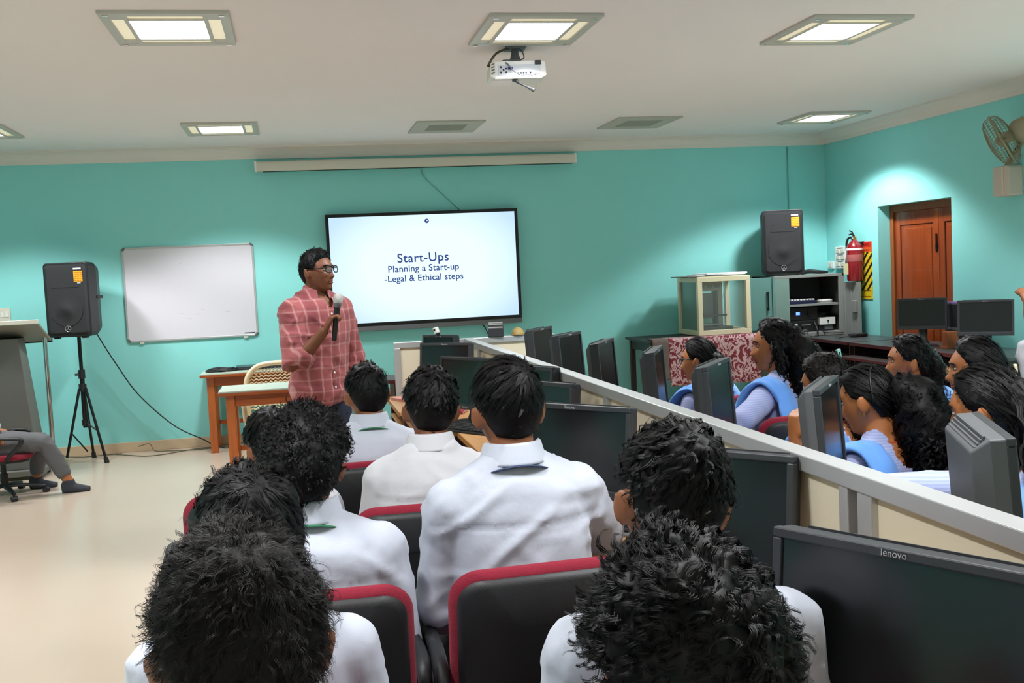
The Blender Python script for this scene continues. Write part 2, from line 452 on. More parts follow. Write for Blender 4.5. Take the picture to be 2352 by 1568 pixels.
def lamp_proto(lit=True):
    t = thing('ceiling_lamp', 'x', 'ceiling lamp')
    f = MB()
    # frame: a flat ring with cut-outs, 18 mm proud of the ceiling
    z0, z1 = -.018, 0.0
    f.box(-FW, FW, -FD, -FD+.055, z0, z1).box(-FW, FW, FD-.055, FD, z0, z1)
    f.box(-FW, -FW+.045, -FD+.055, FD-.055, z0, z1).box(FW-.045, FW, -FD+.055, FD-.055, z0, z1)
    f.box(-.195, -.175, -FD+.055, FD-.055, z0, z1).box(.175, .195, -FD+.055, FD-.055, z0, z1)
    f.box(-.175, .175, -.225, -.205, z0, z1).box(-.175, .175, .205, .225, z0, z1)
    obj('frame', f, M_FIX, t, bevel=.002)
    for sx in (-1, 1):
        for y0, y1 in ((-FD+.055, FD-.055),):
            a, b = sorted((sx*.195, sx*(FW-.045)))
            obj('reflector', MB().box(a, b, y0+.07, y1-.07, -.010, -.004), M_REFL, t)
            for e0 in (y0, y1-.07): obj('end_plate', MB().box(a, b, e0, e0+.07, -.016, -.004), M_FIX, t)
    for y0, y1 in ((-FD+.055, -.225), (.225, FD-.055)):
        obj('reflector', MB().box(-.175, .175, y0, y1, -.010, -.004), M_REFL, t)
    obj('diffuser', MB().box(-.175, .175, -.205, .205, -.012, -.004), M_LENS if lit else M_SHEET_OFF, t)
    for sx in (-1, 1):
        for sy in (-1, 1):
            obj('clip', MB().cbox((sx*(FW-.035), sy*(FD-.03), -.021), (.028, .016, .008)), M_CHROME, t, bevel=.002)
    return t
lamp0 = lamp_proto()
lamp_n = 0
def place_lamp(x, y, label, group=None, power=1.0):
    global lamp_n
    o = lamp0 if lamp_n == 0 else dup(lamp0)
    lamp_n += 1
    o.location = (x, y, ZC); o['label'] = label
    if group: o['group'] = group
    for yy in (-.14, .14):          # lamp's light split over two spots to widen its arc on the walls
        L = bpy.data.lights.new('lamp_light', 'SPOT'); L.energy = LAMP_W*power*.5; L.spot_size = CONE; L.spot_blend = 0.26; L.shadow_soft_size = 0.12
        L.color = (0.97, 0.985, 1.0)
        lo = bpy.data.objects.new('lamp_light', L); COL.objects.link(lo); lo.parent = o; lo.location = (0, yy, -.03)
G = 'lit ceiling lamps'
place_lamp(-.53, 5.68, 'lit square ceiling lamp whose ribbed sheet is above the lecturer side', G)
place_lamp(1.35, 5.73, 'lit square ceiling lamp just behind the projector mount', G)
place_lamp(3.14, 5.76, 'lit square ceiling lamp above the girls beyond the partition', G)
place_lamp(-.52, 9.32, 'lit square ceiling lamp near the left end of the projection screen', G, .8)
place_lamp(4.97, 9.36, 'lit square ceiling lamp in the corner by the wooden door', G, 1.05)
place_lamp(-2.42, 9.22, 'lit square ceiling lamp above the lectern', G, .8)
for xx in (-2.42, 4.97): place_lamp(xx, 5.72, 'lit square ceiling lamp at the side of the middle row', 'lit ceiling lamps out of view')
for yy in (2.05, -1.6):
    for xx in (-2.42, -.53, 1.35, 3.14, 4.97): place_lamp(xx, yy, 'lit square ceiling lamp in the rows behind the photographer', 'lit ceiling lamps out of view', .8)
# the two unlit lamp panels of the same size, with dull grilles
def grille(x, y, label, shade):
    t = thing('unlit_lamp_grille', label, 'ceiling grille', (x, y, ZC), 0, 'unlit ceiling grilles')
    obj('frame', MB().box(-FW, FW, -FD, -.19, -.014, 0).box(-FW, FW, .19, FD, -.014, 0).box(-FW, -.17, -.19, .19, -.014, 0).box(.17, FW, -.19, .19, -.014, 0), M_GRIL, t, bevel=.002)
    obj('backing', MB().box(-.17, .17, -.19, .19, -.006, -.001), shade, t)
    sl = MB()
    for i in range(12):
        yy = -.175+i*.032
        o = obj('slat', MB().cbox((0, yy, -.008), (.338, .004, .010), None), M_GRIL, t); o.rotation_euler = (0, 0, 0)
    return t
M_GDARK = mat('grille_dark', '5b645a', 0.7)
grille(1.40, 9.48, 'dull grey unlit lamp grille in front of the screen housing', mat('grille_mid', '7d8479', .7))
grille(3.19, 9.47, 'dull grey unlit lamp grille with dark opening right of the screen housing', M_GDARK)

# ------------------------------------------------------------------ things on the front wall
# roll-up screen housing
t = thing('projection_screen', 'long white roll-up projection screen housing mounted high on the turquoise wall', 'projection screen', (1.29, YF, 2.675))
obj('housing', MB().prism(rrect(.10, .095, .018, 3), -1.585, 1.585, 'yz', t=(0, -.075, 0)), M_OFFW, t, smooth='auto')
obj('end_cap', MB().cbox((1.588, -.075, 0), (.02, .106, .1)), M_WHITE, t, bevel=.006)
obj('end_cap', MB().cbox((-1.588, -.075, 0), (.02, .106, .1)), M_WHITE, t, bevel=.006)
obj('slot', MB().box(-1.52, 1.56, -.105, -.06, -.052, -.046), M_BLACK, t)
obj('bracket', MB().box(-1.2, -1.15, -.03, .0, -.03, .06).box(1.15, 1.2, -.03, .0, -.03, .06), M_OFFW, t)

# interactive display
TV0, TV1, TZ0, TZ1 = .333, 2.250, 1.085, 2.192
def screen_mat():
    mt = mat('lit_slide', 'e8f6ff', 0.3, emit='e2f3ff', estr=0.9); nt = mt.node_tree; b = nt.nodes['Principled BSDF']
    b.inputs['Base Color'].default_value = (.02, .02, .02, 1); b.inputs['Roughness'].default_value = .25
    tc = nt.nodes.new('ShaderNodeTexCoord'); sp = nt.nodes.new('ShaderNodeSeparateXYZ'); nt.links.new(tc.outputs['Object'], sp.inputs[0])
    dx = nmath(nt, 'DIVIDE', sp.outputs['X'], .95); dz = nmath(nt, 'DIVIDE', sp.outputs['Z'], .62)
    r2 = nmath(nt, 'ADD', nmath(nt, 'MULTIPLY', dx, dx), nmath(nt, 'MULTIPLY', dz, dz))
    cr = nt.nodes.new('ShaderNodeValToRGB'); cr.color_ramp.elements[0].position = .25; cr.color_ramp.elements[0].color = (*lin('e6fbfb'), 1)
    cr.color_ramp.elements[1].position = 1.4/1.5; cr.color_ramp.elements[1].color = (*lin('bfdcfb'), 1)
    nt.links.new(nmath(nt, 'DIVIDE', r2, 1.5), cr.inputs['Fac']); nt.links.new(cr.outputs['Color'], b.inputs['Emission Color'])
    return mt
M_SLIDE = screen_mat()
M_INK = mat('slide_ink', '1a2f6b', .5, emit='1f3a7e', estr=.8)
tvx, tvz = (TV0+TV1)/2, (TZ0+TZ1)/2
t = thing('interactive_display', 'large black-framed display showing a Start-Ups slide on the turquoise wall', 'display', (tvx, YF-.1, tvz))
hw, hh = (TV1-TV0)/2, (TZ1-TZ0)/2
obj('casing', MB().box(-hw, hw, .012, .085, -hh, hh), M_BLACKM, t, bevel=.006)
obj('bezel', MB().box(-hw, hw, 0, .02, hh-.032, hh).box(-hw, hw, 0, .02, -hh, -hh+.03).box(-hw, -hw+.03, 0, .02, -hh+.03, hh-.032).box(hw-.032, hw, 0, .02, -hh+.03, hh-.032), M_BLACKM, t, bevel=.003)
obj('screen', MB().box(-hw+.028, hw-.03, .006, .013, -hh+.028, hh-.03), M_SLIDE, t)
obj('bottom_bar', MB().box(-hw, hw, .005, .08, -hh-.052, -hh-.001), M_GREY, t, bevel=.006)
obj('wall_mount', MB().box(-.4, .4, .085, .1, -.3, .3), M_BLACKM, t)
lettering('slide_title', 'Start-Ups', .127, M_INK, t, (-.02, .0045, .095), (PI/2, 0, 0), bold=.0012, space=1.06)
lettering('slide_line', 'Planning a Start-up', .0915, M_INK, t, (-.02, .0045, -.008), (PI/2, 0, 0), bold=.001, space=1.03)
lettering('slide_line', '-Legal & Ethical steps', .0895, M_INK, t, (-.02, .0045, -.104), (PI/2, 0, 0), bold=.001, space=1.03)
dot = obj('slide_emblem', MB().lathe([(.022, 0), (.022, .001)], 20, M=rx(PI/2)), M_INK, t); dot.location = (.035, .0045, hh-.095)
dot2 = obj('emblem_centre', MB().lathe([(.007, 0), (.007, .0015)], 12, M=rx(PI/2)), M_SLIDE, dot); dot2.location = (.003, -.0012, .004)
tag(obj('display_cable', MB().tube([(1.85, YF-.03, 1.03), (1.88, YF-.05, .98), (1.95, YF-.03, .80), (2.0, YF-.02, .62)], .006, 6, smooth=5), M_BLACK, smooth=True), 'short black cable hanging below the large display', 'cable')

# whiteboard
WB = (-1.588, -.37, 1.05, 1.952)
wx, wz = (WB[0]+WB[1])/2, (WB[2]+WB[3])/2; hw, hh = (WB[1]-WB[0])/2, (WB[3]-WB[2])/2
M_WB = mat('whiteboard_enamel', 'd9d6df', .22, var=.02, vscale=3)
t = thing('whiteboard', 'white dry-erase board with thin metal frame on the turquoise wall', 'whiteboard', (wx, YF, wz))
obj('panel', MB().prism(rrect(2*hw-.02, 2*hh-.02, .02, 3), -.018, -.002), M_WB, t)
fr = MB()
for z in (-hh+.008, hh-.008): fr.box(-hw+.03, hw-.03, -.024, 0, z-.009, z+.009)
for x in (-hw+.008, hw-.008): fr.box(x-.009, x+.009, -.024, 0, -hh+.03, hh-.03)
obj('frame', fr, M_ALU, t, bevel=.003)
for sx in (-1, 1):
    for sz in (-1, 1):
        c = MB()
        pts = [(sx*(hw-.008-.03*(1-math.sin(R(a)))), -.012, sz*(hh-.008-.03*(1-math.cos(R(a))))) for a in range(0, 91, 15)]
        c.tube(pts, .0125, 8); obj('corner_cap', c, M_GREY, t, smooth=True)
for x in (-hw+.13, hw-.12): obj('wall_clip', MB().cbox((x, -.012, -hh-.008), (.04, .022, .02)), M_OFFW, t, bevel=.003)
obj('pen_mark', MB().box(hw-.13, hw-.03, -.0195, -.018, -hh+.028, -hh+.036), M_BLACK, t)
M_SMUDGE = mat('faint_marker_smudge', 'c3c0ca', .4)
for x, z, l in ((-.1, -.2, .04), (.05, -.21, .05), (.1, -.17, .03), (-.02, -.25, .03), (-.08, .28, .02), (.06, .26, .02), (.2, .27, .02), (.33, -.2, .05)):
    obj('smudge', MB().cbox((x, -.0183, z), (l, .0012, .006)), M_SMUDGE, t)

# switch plate at the left, thin wall cables
t = thing('switch_plate', 'cream switch plate on the wall above the lectern', 'switch', (-2.68, YF, 1.38))
obj('plate', MB().box(-.07, .07, -.02, 0, -.07, .06), M_OFFW, t, bevel=.004)
for i in range(3): obj('switch', MB().cbox((-.04+.04*i, -.022, 0), (.026, .01, .05)), M_WHITE, t, bevel=.002)
M_WIRE = mat('painted_wire', '6fb3aa', .5)
tag(obj('wall_cable', MB().tube([(1.309, YF-.008, 2.62), (1.34, YF-.006, 2.53), (1.484, YF-.006, 2.387), (1.674, YF-.006, 2.2)], .004, 6, smooth=5), M_WIRE, smooth=True), 'thin painted cable slanting from the screen housing to the display', 'cable')
tag(obj('wall_cable', MB().tube([(5.25, YF-.01, 2.74), (5.252, YF-.01, 2.4), (5.25, YF-.01, 2.0), (5.22, YF-.02, 1.45)], .005, 6), M_WIRE, smooth=True), 'thin painted cable running down the corner behind the loudspeaker', 'cable')

# ------------------------------------------------------------------ loudspeakers
M_GRILLE = mat('speaker_grille', '202124', .55, bump=.5, bscale=700)
M_STICK = mat('orange_sticker', 'f2a51c', .6)
M_STICKL = mat('sticker_print', 'b56a10', .6)
M_BADGE = mat('silver_badge', 'b9babd', .3, metal=.7)
def speaker(loc, rot, label):
    t = thing('loudspeaker', label, 'speaker', loc, rot, 'loudspeakers')
    W, H, Dp = .415, .665, .36
    # cabinet: tapers towards the back, front faces -Y
    b = MB()
    fr = rrect(W, H, .035, 4); bk = rrect(W*.62, H*.93, .06, 4); md = rrect(W*.98, H*.99, .05, 4)
    n = len(fr); V = [(a, -.0, z+H/2) for a, z in fr]+[(a, Dp*.45, z+H/2) for a, z in md]+[(a, Dp, z+H/2) for a, z in bk]
    F = [tuple(range(n))]+[(k*n+i, k*n+(i+1) % n, (k+1)*n+(i+1) % n, (k+1)*n+i) for k in (0, 1) for i in range(n)]+[tuple(range(3*n-1, 2*n-1, -1))]
    b.add(V, F); obj('cabinet', b, M_BLACK, t, bevel=.006)
    g = MB(); gr = rrect(W-.03, H-.04, .03, 4); g2 = rrect(W-.07, H-.08, .03, 4)
    V = [(a, .0, z+H/2) for a, z in gr]+[(a, -.014, z+H/2) for a, z in g2]
    F = [tuple(range(2*n-1, n-1, -1))]+[(i, (i+1) % n, n+(i+1) % n, n+i) for i in range(n)]
    g.add(V, F); obj('grille', g, M_GRILLE, t)
    wf = MB().lathe([(.14, 0), (.15, .004), (.15, .007), (.13, .007), (.05, .0045), (.045, .008), (.0, .010)], 36, M=rx(PI/2)); o = obj('woofer_ring', wf, M_GRILLE, t, smooth='auto'); o.location = (0, -.011, .245)
    hn = MB().prism([(-.13, .0), (-.10, .09), (.10, .09), (.13, .0)], -.017, -.01); o = obj('horn', hn, M_GRILLE, t, bevel=.004); o.location = (0, 0, .44)
    bd = obj('badge', MB().lathe([(.028, 0), (.028, .004), (0, .004)], 28, M=rx(PI/2)), M_BLACKM, t); bd.location = (.0, -.013, .075)
    mk = MB()
    for k in range(3):
        a = R(90+120*k); mk.cbox((.010*math.cos(a), -.0045, .010*math.sin(a)), (.005, .003, .022), M=ry(R(90)-a))
    mk.tube([(.0255*math.cos(R(q*15)), -.0045, .0255*math.sin(R(q*15))) for q in range(25)], .0022, 5)
    o = obj('badge_mark', mk, M_BADGE, bd)
    st = obj('sticker', MB().box(.085, .165, -.0195, -.0142, .49, .585), M_STICK, t)
    pr = MB()
    for k in range(5):
        for q in range(3): pr.box(.09+q*.026, .111+q*.026, -.0200, -.0195, .496+k*.018, .503+k*.018)
    obj('sticker_print', pr, M_STICKL, st)
    obj('white_tag', MB().box(.085, .155, -.0195, -.0142, .598, .612).box(.115, .145, -.0195, -.0142, .475, .481), M_PAPER, t)
    obj('side_handle', MB().cbox((W*.47, Dp*.55, H*.52), (.03, .12, .03)), M_BLACKM, t, bevel=.008)
    for sx in (-1, 1): obj('foot', MB().cbox((sx*.13, .03, -.006), (.05, .04, .014)), M_BLACK, t, bevel=.003)
    return t
speaker((-1.985, 10.08, 1.16), R(-17), 'black loudspeaker with orange sticker raised on a tripod stand by the whiteboard')
speaker((4.92, 10.17, 1.386), R(-18), 'black loudspeaker with orange sticker standing on the grey steel cabinet')

# tripod under the first loudspeaker
SX, SY = -1.945, 10.27
t = thing('speaker_stand', 'black tripod speaker stand in front of the turquoise wall', 'speaker stand', (SX, SY, 0))
obj('pole', MB().cyl((0, 0, .32), (0, 0, .80), .021).cyl((0, 0, .78), (0, 0, 1.165), .0165), M_BLACKM, t, smooth='auto')
obj('clamp', MB().cyl((0, 0, .77), (0, 0, .85), .03).cyl((.0, 0, .81), (-.055, -.02, .81), .01), M_BLACK, t, smooth='auto')
obj('collar', MB().cyl((0, 0, .655), (0, 0, .72), .034), M_BLACK, t, smooth='auto')
obj('collar', MB().cyl((0, 0, .34), (0, 0, .39), .03), M_BLACK, t, smooth='auto')
for a in (222, 325, 88):
    c, s = math.cos(R(a)), math.sin(R(a)); rr = .22 if a != 88 else .24
    l = obj('leg', MB().cyl((c*.035, s*.035, .68), (c*rr, s*rr, .015), .0125, n=10), M_BLACKM, t, smooth='auto')
    obj('rubber_foot', MB().cyl((c*(rr-.008), s*(rr-.008), .05), (c*(rr+.006), s*(rr+.006), .0), .02, .022, n=10), M_BLACK, l, smooth='auto')
    obj('brace', MB().cyl((0, 0, .37 if a != 222 else .10), (c*.145, s*.145, .29), .007, n=8), M_BLACKM, t, smooth='auto')
# black cable from the loudspeaker sagging down to the floor, loose cables on the floor
tag(obj('speaker_cable', MB().tube([(-1.83, 10.42, 1.2), (-1.80, 10.5, 1.10), (-1.685, 10.55, .862), (-1.508, 10.57, .559), (-1.21, 10.58, .243), (-.944, 10.55, .09), (-.80, 10.52, .012), (-.6, 10.5, .008)], .006, 6, smooth=6), M_BLACK, smooth=True), 'black cable sagging from the tripod loudspeaker to the floor by the table', 'cable')
M_CBL = mat('grey_cable', '6f6a55', .6)
for pts, lab in (([(-1.55, 10.62, .06), (-1.45, 10.63, .075), (-1.40, 10.6, .01), (-1.26, 10.55, .006), (-1.05, 10.5, .006), (-.85, 10.52, .006)], 'thin loose cable curling along the skirting left of the table'),
                 ([(-1.75, 10.58, .006), (-1.6, 10.45, .006), (-1.45, 10.33, .006), (-1.28, 10.36, .006), (-1.1, 10.5, .006), (-.9, 10.58, .006), (-.6, 10.5, .006)], 'thin loose cable looping across the floor in front of the skirting'),
                 ([(-2.35, 10.64, .08), (-2.28, 10.6, .10), (-2.2, 10.55, .03), (-2.05, 10.58, .006), (-1.85, 10.6, .006), (-1.7, 10.6, .006)], 'thin loose cable behind the tripod stand feet'),
                 ([(-.75, 10.45, .006), (-.6, 10.55, .03), (-.5, 10.5, .006), (-.62, 10.42, .006), (-.45, 10.38, .006), (-.3, 10.5, .006)], 'tangled cable under the wooden tables')):
    tag(obj('floor_cable', MB().tube(pts, .005, 6, smooth=6), M_CBL, smooth=True), lab, 'cable', 'loose floor cables')

# ------------------------------------------------------------------ projector
t = thing('projector', 'white ceiling projector with its sockets facing the room', 'projector', (1.35, 6.22, 2.72), R(-6))
b = MB(); W, Dp, H = .33, .27, .10
b.prism([(-W/2, -.035), (-W/2+.03, -.052), (W/2-.03, -.052), (W/2, -.035), (W/2-.005, .04), (W/2-.03, .05), (-W/2+.03, .05), (-W/2+.005, .04)], -Dp/2, Dp/2)
obj('body', b, M_WHITE, t, bevel=.006)
obj('rear_panel', MB().box(-.115, .13, -Dp/2-.003, -Dp/2+.002, -.028, .028), mat('projector_panel', 'cdd0d6', .45), t)
pt = MB()
for x, z in ((-.10, -.015), (-.085, .0), (-.10, .015), (-.07, -.015), (-.07, .006), (.0, -.02), (.015, -.02), (.03, -.02), (.045, -.02), (.07, -.02)): pt.cbox((x, -Dp/2-.0045, z), (.009, .004, .009))
obj('socket', pt, M_BLACK, t)
obj('socket', MB().cbox((-.045, -Dp/2-.006, .008), (.03, .008, .014)), mat('blue_socket', '2b3f8c', .5), t, bevel=.002)
obj('power_inlet', MB().cbox((.115, -Dp/2-.004, .037), (.035, .008, .024)), M_BLACK, t, bevel=.002)
vt = MB()
for i in range(4): vt.cbox((-.145, -Dp/2-.002, -.015+.016*i), (.02, .004, .006), M=ry(R(-25)))
obj('vent', vt, mat('vent_brown', '6b5a40', .6), t)
obj('underside_label', MB().box(-.15, -.03, -.10, .06, -.0545, -.0515), M_PAPER, t)
obj('mount_plate', MB().box(-.09, .10, -.07, .07, .05, .06), M_GREY, t, bevel=.003)
obj('mount_arm', MB().cyl((0, 0, .05), (0, 0, .15), .022).cyl((-.03, 0, .06), (-.01, 0, .13), .008).cyl((.03, 0, .06), (.01, 0, .13), .008), M_GREY, t, smooth='auto')
obj('ceiling_plate', MB().box(-.06, .06, -.06, .06, .138, .15), M_GREY, t, bevel=.003)
obj('cable', MB().tube([(-.15, -.06, .045), (-.17, -.12, .03), (-.12, -.1, .10), (-.04, -.04, .14), (0, 0, .15)], .007, 6, smooth=6), mat('brown_cable', '5a4a38', .6), t, smooth=True)
obj('cable', MB().tube([(.02, -.02, .148), (.045, -.05, .10), (.03, -.06, .07), (-.08, -.10, .06), (-.06, -.145, .03), (-.02, -.165, -.02), (.05, -.17, -.045), (.10, -.155, -.03)], .004, 6, smooth=6), M_GREY, t, smooth=True)
obj('hanging_lead', MB().tube([(-.02, -.11, -.052), (.0, -.13, -.075), (.04, -.15, -.10), (.085, -.16, -.125)], [.014, .007, .005, .012], 8).cbox((-.02, -.11, -.055), (.03, .02, .02)), M_BLACK, t, smooth='auto')

# ------------------------------------------------------------------ right wall things
# switch boards
t = thing('switchboard', 'tall white switchboard on the right wall beside the fire extinguisher', 'switchboard', (XR, 10.36, 1.535))
obj('plate', MB().box(-.03, 0, -.115, .115, -.115, .115), M_WHITE, t, bevel=.004)
for r_ in range(3):
    for c_ in range(2): obj('switch', MB().cbox((-.032, -.05+.1*c_, .07-.07*r_), (.01, .07, .04)), M_OFFW, t, bevel=.002)
pr = MB()
for z in (.10, .03, -.04): pr.cbox((-.0305, 0, z), (.002, .12, .01))
obj('print', pr, M_GREY, t)
t = thing('switch_plate', 'small white socket plate in the corner beside the tall switchboard', 'switch', (XR, 10.6, 1.46))
obj('plate', MB().box(-.02, 0, -.06, .06, -.04, .04), M_WHITE, t, bevel=.004); obj('switch', MB().cbox((-.022, 0, 0), (.01, .05, .04)), M_OFFW, t, bevel=.002)
# yellow and black striped notice
def hazard_mat():
    mt = mat('hazard_print', 'e0c11a', .5); nt = mt.node_tree; b = nt.nodes['Principled BSDF']
    tc = nt.nodes.new('ShaderNodeTexCoord'); sp = nt.nodes.new('ShaderNodeSeparateXYZ'); nt.links.new(tc.outputs['Object'], sp.inputs[0])
    s = nmath(nt, 'ADD', nmath(nt, 'MULTIPLY', sp.outputs['Y'], .9), sp.outputs['Z'])
    fr = nmath(nt, 'FRACT', nmath(nt, 'DIVIDE', s, .092))
    stripe = nmath(nt, 'LESS_THAN', fr, .42)
    up = nmath(nt, 'GREATER_THAN', sp.outputs['Z'], .185); lo = nmath(nt, 'LESS_THAN', sp.outputs['Z'], -.2)
    mid = nmath(nt, 'SUBTRACT', 1.0, nmath(nt, 'MAXIMUM', up, lo))
    m1 = nt.nodes.new('ShaderNodeMix'); m1.data_type = 'RGBA'; m1.inputs[6].default_value = (*lin('e0c11a'), 1); m1.inputs[7].default_value = (*lin('14130f'), 1)
    nt.links.new(nmath(nt, 'MULTIPLY', stripe, mid), m1.inputs[0])
    m2 = nt.nodes.new('ShaderNodeMix'); m2.data_type = 'RGBA'; m2.inputs[7].default_value = (*lin('d85a1a'), 1)
    nt.links.new(up, m2.inputs[0]); nt.links.new(m1.outputs[2], m2.inputs[6]); nt.links.new(m2.outputs[2], b.inputs['Base Color'])
    return mt
t = thing('safety_notice', 'yellow and black striped safety notice with red heading beside the fire extinguisher', 'sign', (XR, 9.93, 1.395))
obj('board', MB().box(-.008, 0, -.15, .15, -.29, .29), hazard_mat(), t)
obj('heading_band', MB().box(-.0092, -.008, -.15, .15, .235, .29), mat('notice_red', 'c8281c', .5), t)
pr = MB().box(-.0098, -.0092, -.11, .10, .252, .272)
for k in range(3): pr.box(-.0092, -.008, -.12+.02*k, .12, .21-.0001-.012*k, .214-.012*k)
pr.box(-.0092, -.008, -.13, .13, -.265, -.26).box(-.0092, -.008, -.13, .13, -.205, -.20)
obj('notice_print', pr, mat('notice_print_dark', '8c1c12', .5), t)
# extinguisher
M_EXT = mat('extinguisher_red', '860f1a', .25, coat=.4)
t = thing('fire_extinguisher', 'red fire extinguisher hanging on the right wall in front of the striped notice', 'fire extinguisher', (XR-.10, 9.94, 1.29))
obj('cylinder', MB().lathe([(.02, 0), (.075, .004), (.08, .02), (.08, .33), (.07, .37), (.035, .405), (.025, .42)], 28), M_EXT, t, smooth='auto')
obj('valve', MB().cyl((0, 0, .41), (0, 0, .45), .02).cyl((0, 0, .44), (0, .03, .46), .012), mat('brass', 'b07a3a', .35, metal=.8), t, smooth='auto')
obj('lever', MB().tube([(0, .0, .455), (0, .05, .48), (0, .10, .475)], .008, 6).tube([(0, 0, .46), (0, .04, .50), (0, .09, .515)], .007, 6), M_BLACKM, t, smooth=True)
obj('gauge', MB().lathe([(.016, 0), (.016, .01)], 14, M=ry(-PI/2), t=(-.02, 0, .435)), M_CHROME, t)
obj('hose', MB().tube([(0, .02, .445), (-.02, .08, .44), (-.03, .105, .38), (-.03, .095, .28), (-.05, .085, .18), (-.06, .07, .12)], .011, 8, smooth=6), M_BLACK, t, smooth=True)
obj('paper_tag', MB().cbox((-.085, .03, .13), (.004, .09, .11)), mat('cream_tag', 'e4dcae', .7), t)
obj('label_print', MB().lathe([(.081, 0), (.0812, .001), (.0812, .07), (.081, .071)], 28, t=(0, 0, .2)), mat('extinguisher_label', 'a85a58', .5), t, smooth='auto')
obj('label_print', MB().lathe([(.081, 0), (.0812, .001), (.0812, .02), (.081, .021)], 28, t=(0, 0, .315)), M_PAPER, t, smooth='auto')
obj('wall_hook', MB().box(.06, .12, -.02, .02, .36, .40), M_BLACKM, t)

# wall fan
M_FANB = mat('fan_beige', '9a9078', .5); M_FANG = mat('fan_cage_beige', '8f8668', .45)
t = thing('wall_fan', 'beige wall fan with round wire cage tilted down on the right wall', 'fan', (XR, 7.60, 2.09))
obj('wall_box', MB().prism(rrect(.20, .24, .02, 3), -.13, 0, 'yz', t=(0, .0, 0)), mat('fan_box', 'cbbfb2', .5), t, bevel=.01)
obj('box_ridge', MB().box(-.138, -.128, -.035, -.02, -.115, .115), mat('fan_box_ridge', 'd8cdbf', .5), t, bevel=.003)
hc = np.array([-.27, -.22, .30]); nf = unit(np.array([-.63, .52, -.42])); 
Zf = nf; Xf = unit(np.cross((0, 0, 1), Zf)); Yf = np.cross(Zf, Xf); FM = np.stack([Xf, Yf, Zf], 1)
cg = MB(); RF = .205
for k, (r_, z_) in enumerate([(RF, 0), (RF*.97, .035), (RF*.88, .062), (RF*.75, .078), (RF*.6, .088), (RF*.45, .094), (RF*.3, .098), (RF*.97, -.035), (RF*.85, -.06), (RF*.65, -.075), (RF*.45, -.085)]):
    a = np.linspace(0, 2*PI, 41); P = np.stack([r_*np.cos(a), r_*np.sin(a), 0*a+z_], 1) @ FM.T + hc
    cg.tube(P, .009 if k == 0 else .0022, 6 if k == 0 else 4)
for j in range(48):
    a = 2*PI*j/48; c, s = math.cos(a), math.sin(a)
    P = np.array([(RF*q*c, RF*q*s, z_) for q, z_ in ((.25, .099), (.45, .094), (.75, .078), (.93, .05), (1, 0), (.93, -.045), (.65, -.075), (.3, -.088))]) @ FM.T + hc
    cg.tube(P, .0016, 4)
obj('cage', cg, M_FANG, t, smooth=True)
bl = MB()
for k in range(3):
    a0 = 2*PI*k/3
    rows = []
    for q in np.linspace(.035, .175, 7):
        wd = R(16+26*math.sin(min(1, q/.175)*PI*.62))
        rows.append([(q*math.cos(a0+u*wd), q*math.sin(a0+u*wd), .018*u) for u in np.linspace(-1, 1, 6)])
    V = [p for r_ in rows for p in r_]; V = V+[(x, y, z-.003) for x, y, z in V]; n = 42
    F = [(i*6+j, i*6+j+1, (i+1)*6+j+1, (i+1)*6+j) for i in range(6) for j in range(5)]
    F = F+[tuple(n+q for q in f[::-1]) for f in F]
    b1 = MB().add(np.array(V) @ FM.T + hc, F); obj('blade', b1, mat('fan_blade', '8c8a70', .35), t, smooth='auto')
obj('hub', MB().lathe([(.0, -.09), (.045, -.09), (.045, .02), (.03, .045), (0, .05)], 24, M=FM, t=hc), M_FANB, t, smooth='auto')
obj('cage_badge', MB().lathe([(.05, .098), (.05, .103), (0, .104)], 24, M=FM, t=hc), M_FANB, t)
obj('motor', MB().lathe([(0, -.24), (.05, -.235), (.085, -.20), (.09, -.12), (.07, -.085), (0, -.085)], 24, M=FM, t=hc), M_FANB, t, smooth='auto')
mp = hc-Zf*.16
obj('neck', MB().tube([mp, mp+np.array([.03, .03, -.07]), (-.06, 0, .14), (-.065, 0, .11)], .022, 10, smooth=4), M_FANB, t, smooth=True)
# ------------------------------------------------------------------ lectern
M_LECT = mat('grey_lectern_board', '6f6d68', .5, var=.08, vscale=5)
t = thing('lectern', 'grey lectern with sloped top and steel tube legs before the turquoise wall', 'lectern', (-2.5, 9.75, 0))
obj('top_board', MB().cbox((0, 0, 0), (.76, .50, .022), M=rx(R(-20)), t=(0, .0, 1.235)), mat('lectern_underside', '8b867a', .5), t, bevel=.003)
obj('top_edge', MB().cbox((0, -.235, 1.328), (.775, .018, .036)), M_OFFW, t, bevel=.003)
obj('top_edge', MB().cbox((0, .235, 1.148), (.775, .018, .034)), M_BLACKM, t, bevel=.003)
bd = MB(); V = []
for z, w_, y0, y1 in ((.08, .29, -.16, .16), (1.19, .19, -.12, .10)): V += [(-w_, y0, z), (w_, y0, z), (w_, y1, z), (-w_, y1, z+(.16 if z > 1 and False else 0))]
bd.add(V, [(0, 3, 2, 1), (4, 5, 6, 7), (0, 1, 5, 4), (1, 2, 6, 5), (2, 3, 7, 6), (3, 0, 4, 7)])
obj('body', bd, M_LECT, t, bevel=.006)
obj('base', MB().box(-.33, .33, -.22, .22, .03, .08), M_LECT, t, bevel=.006)
for sx in (-1, 1):
    obj('side_tube', MB().tube([(sx*.345, .14, .03), (sx*.345, .14, .6), (sx*.345, .14, 1.19)], .02, 12), M_CHROME, t, smooth='auto')
    for sy in (-1, 1): obj('castor', MB().cyl((sx*.29-.012, sy*.18, .03), (sx*.29+.012, sy*.18, .03), .03, n=14).cbox((sx*.29, sy*.18, .055), (.02, .03, .03)), M_BLACK, t, smooth='auto')

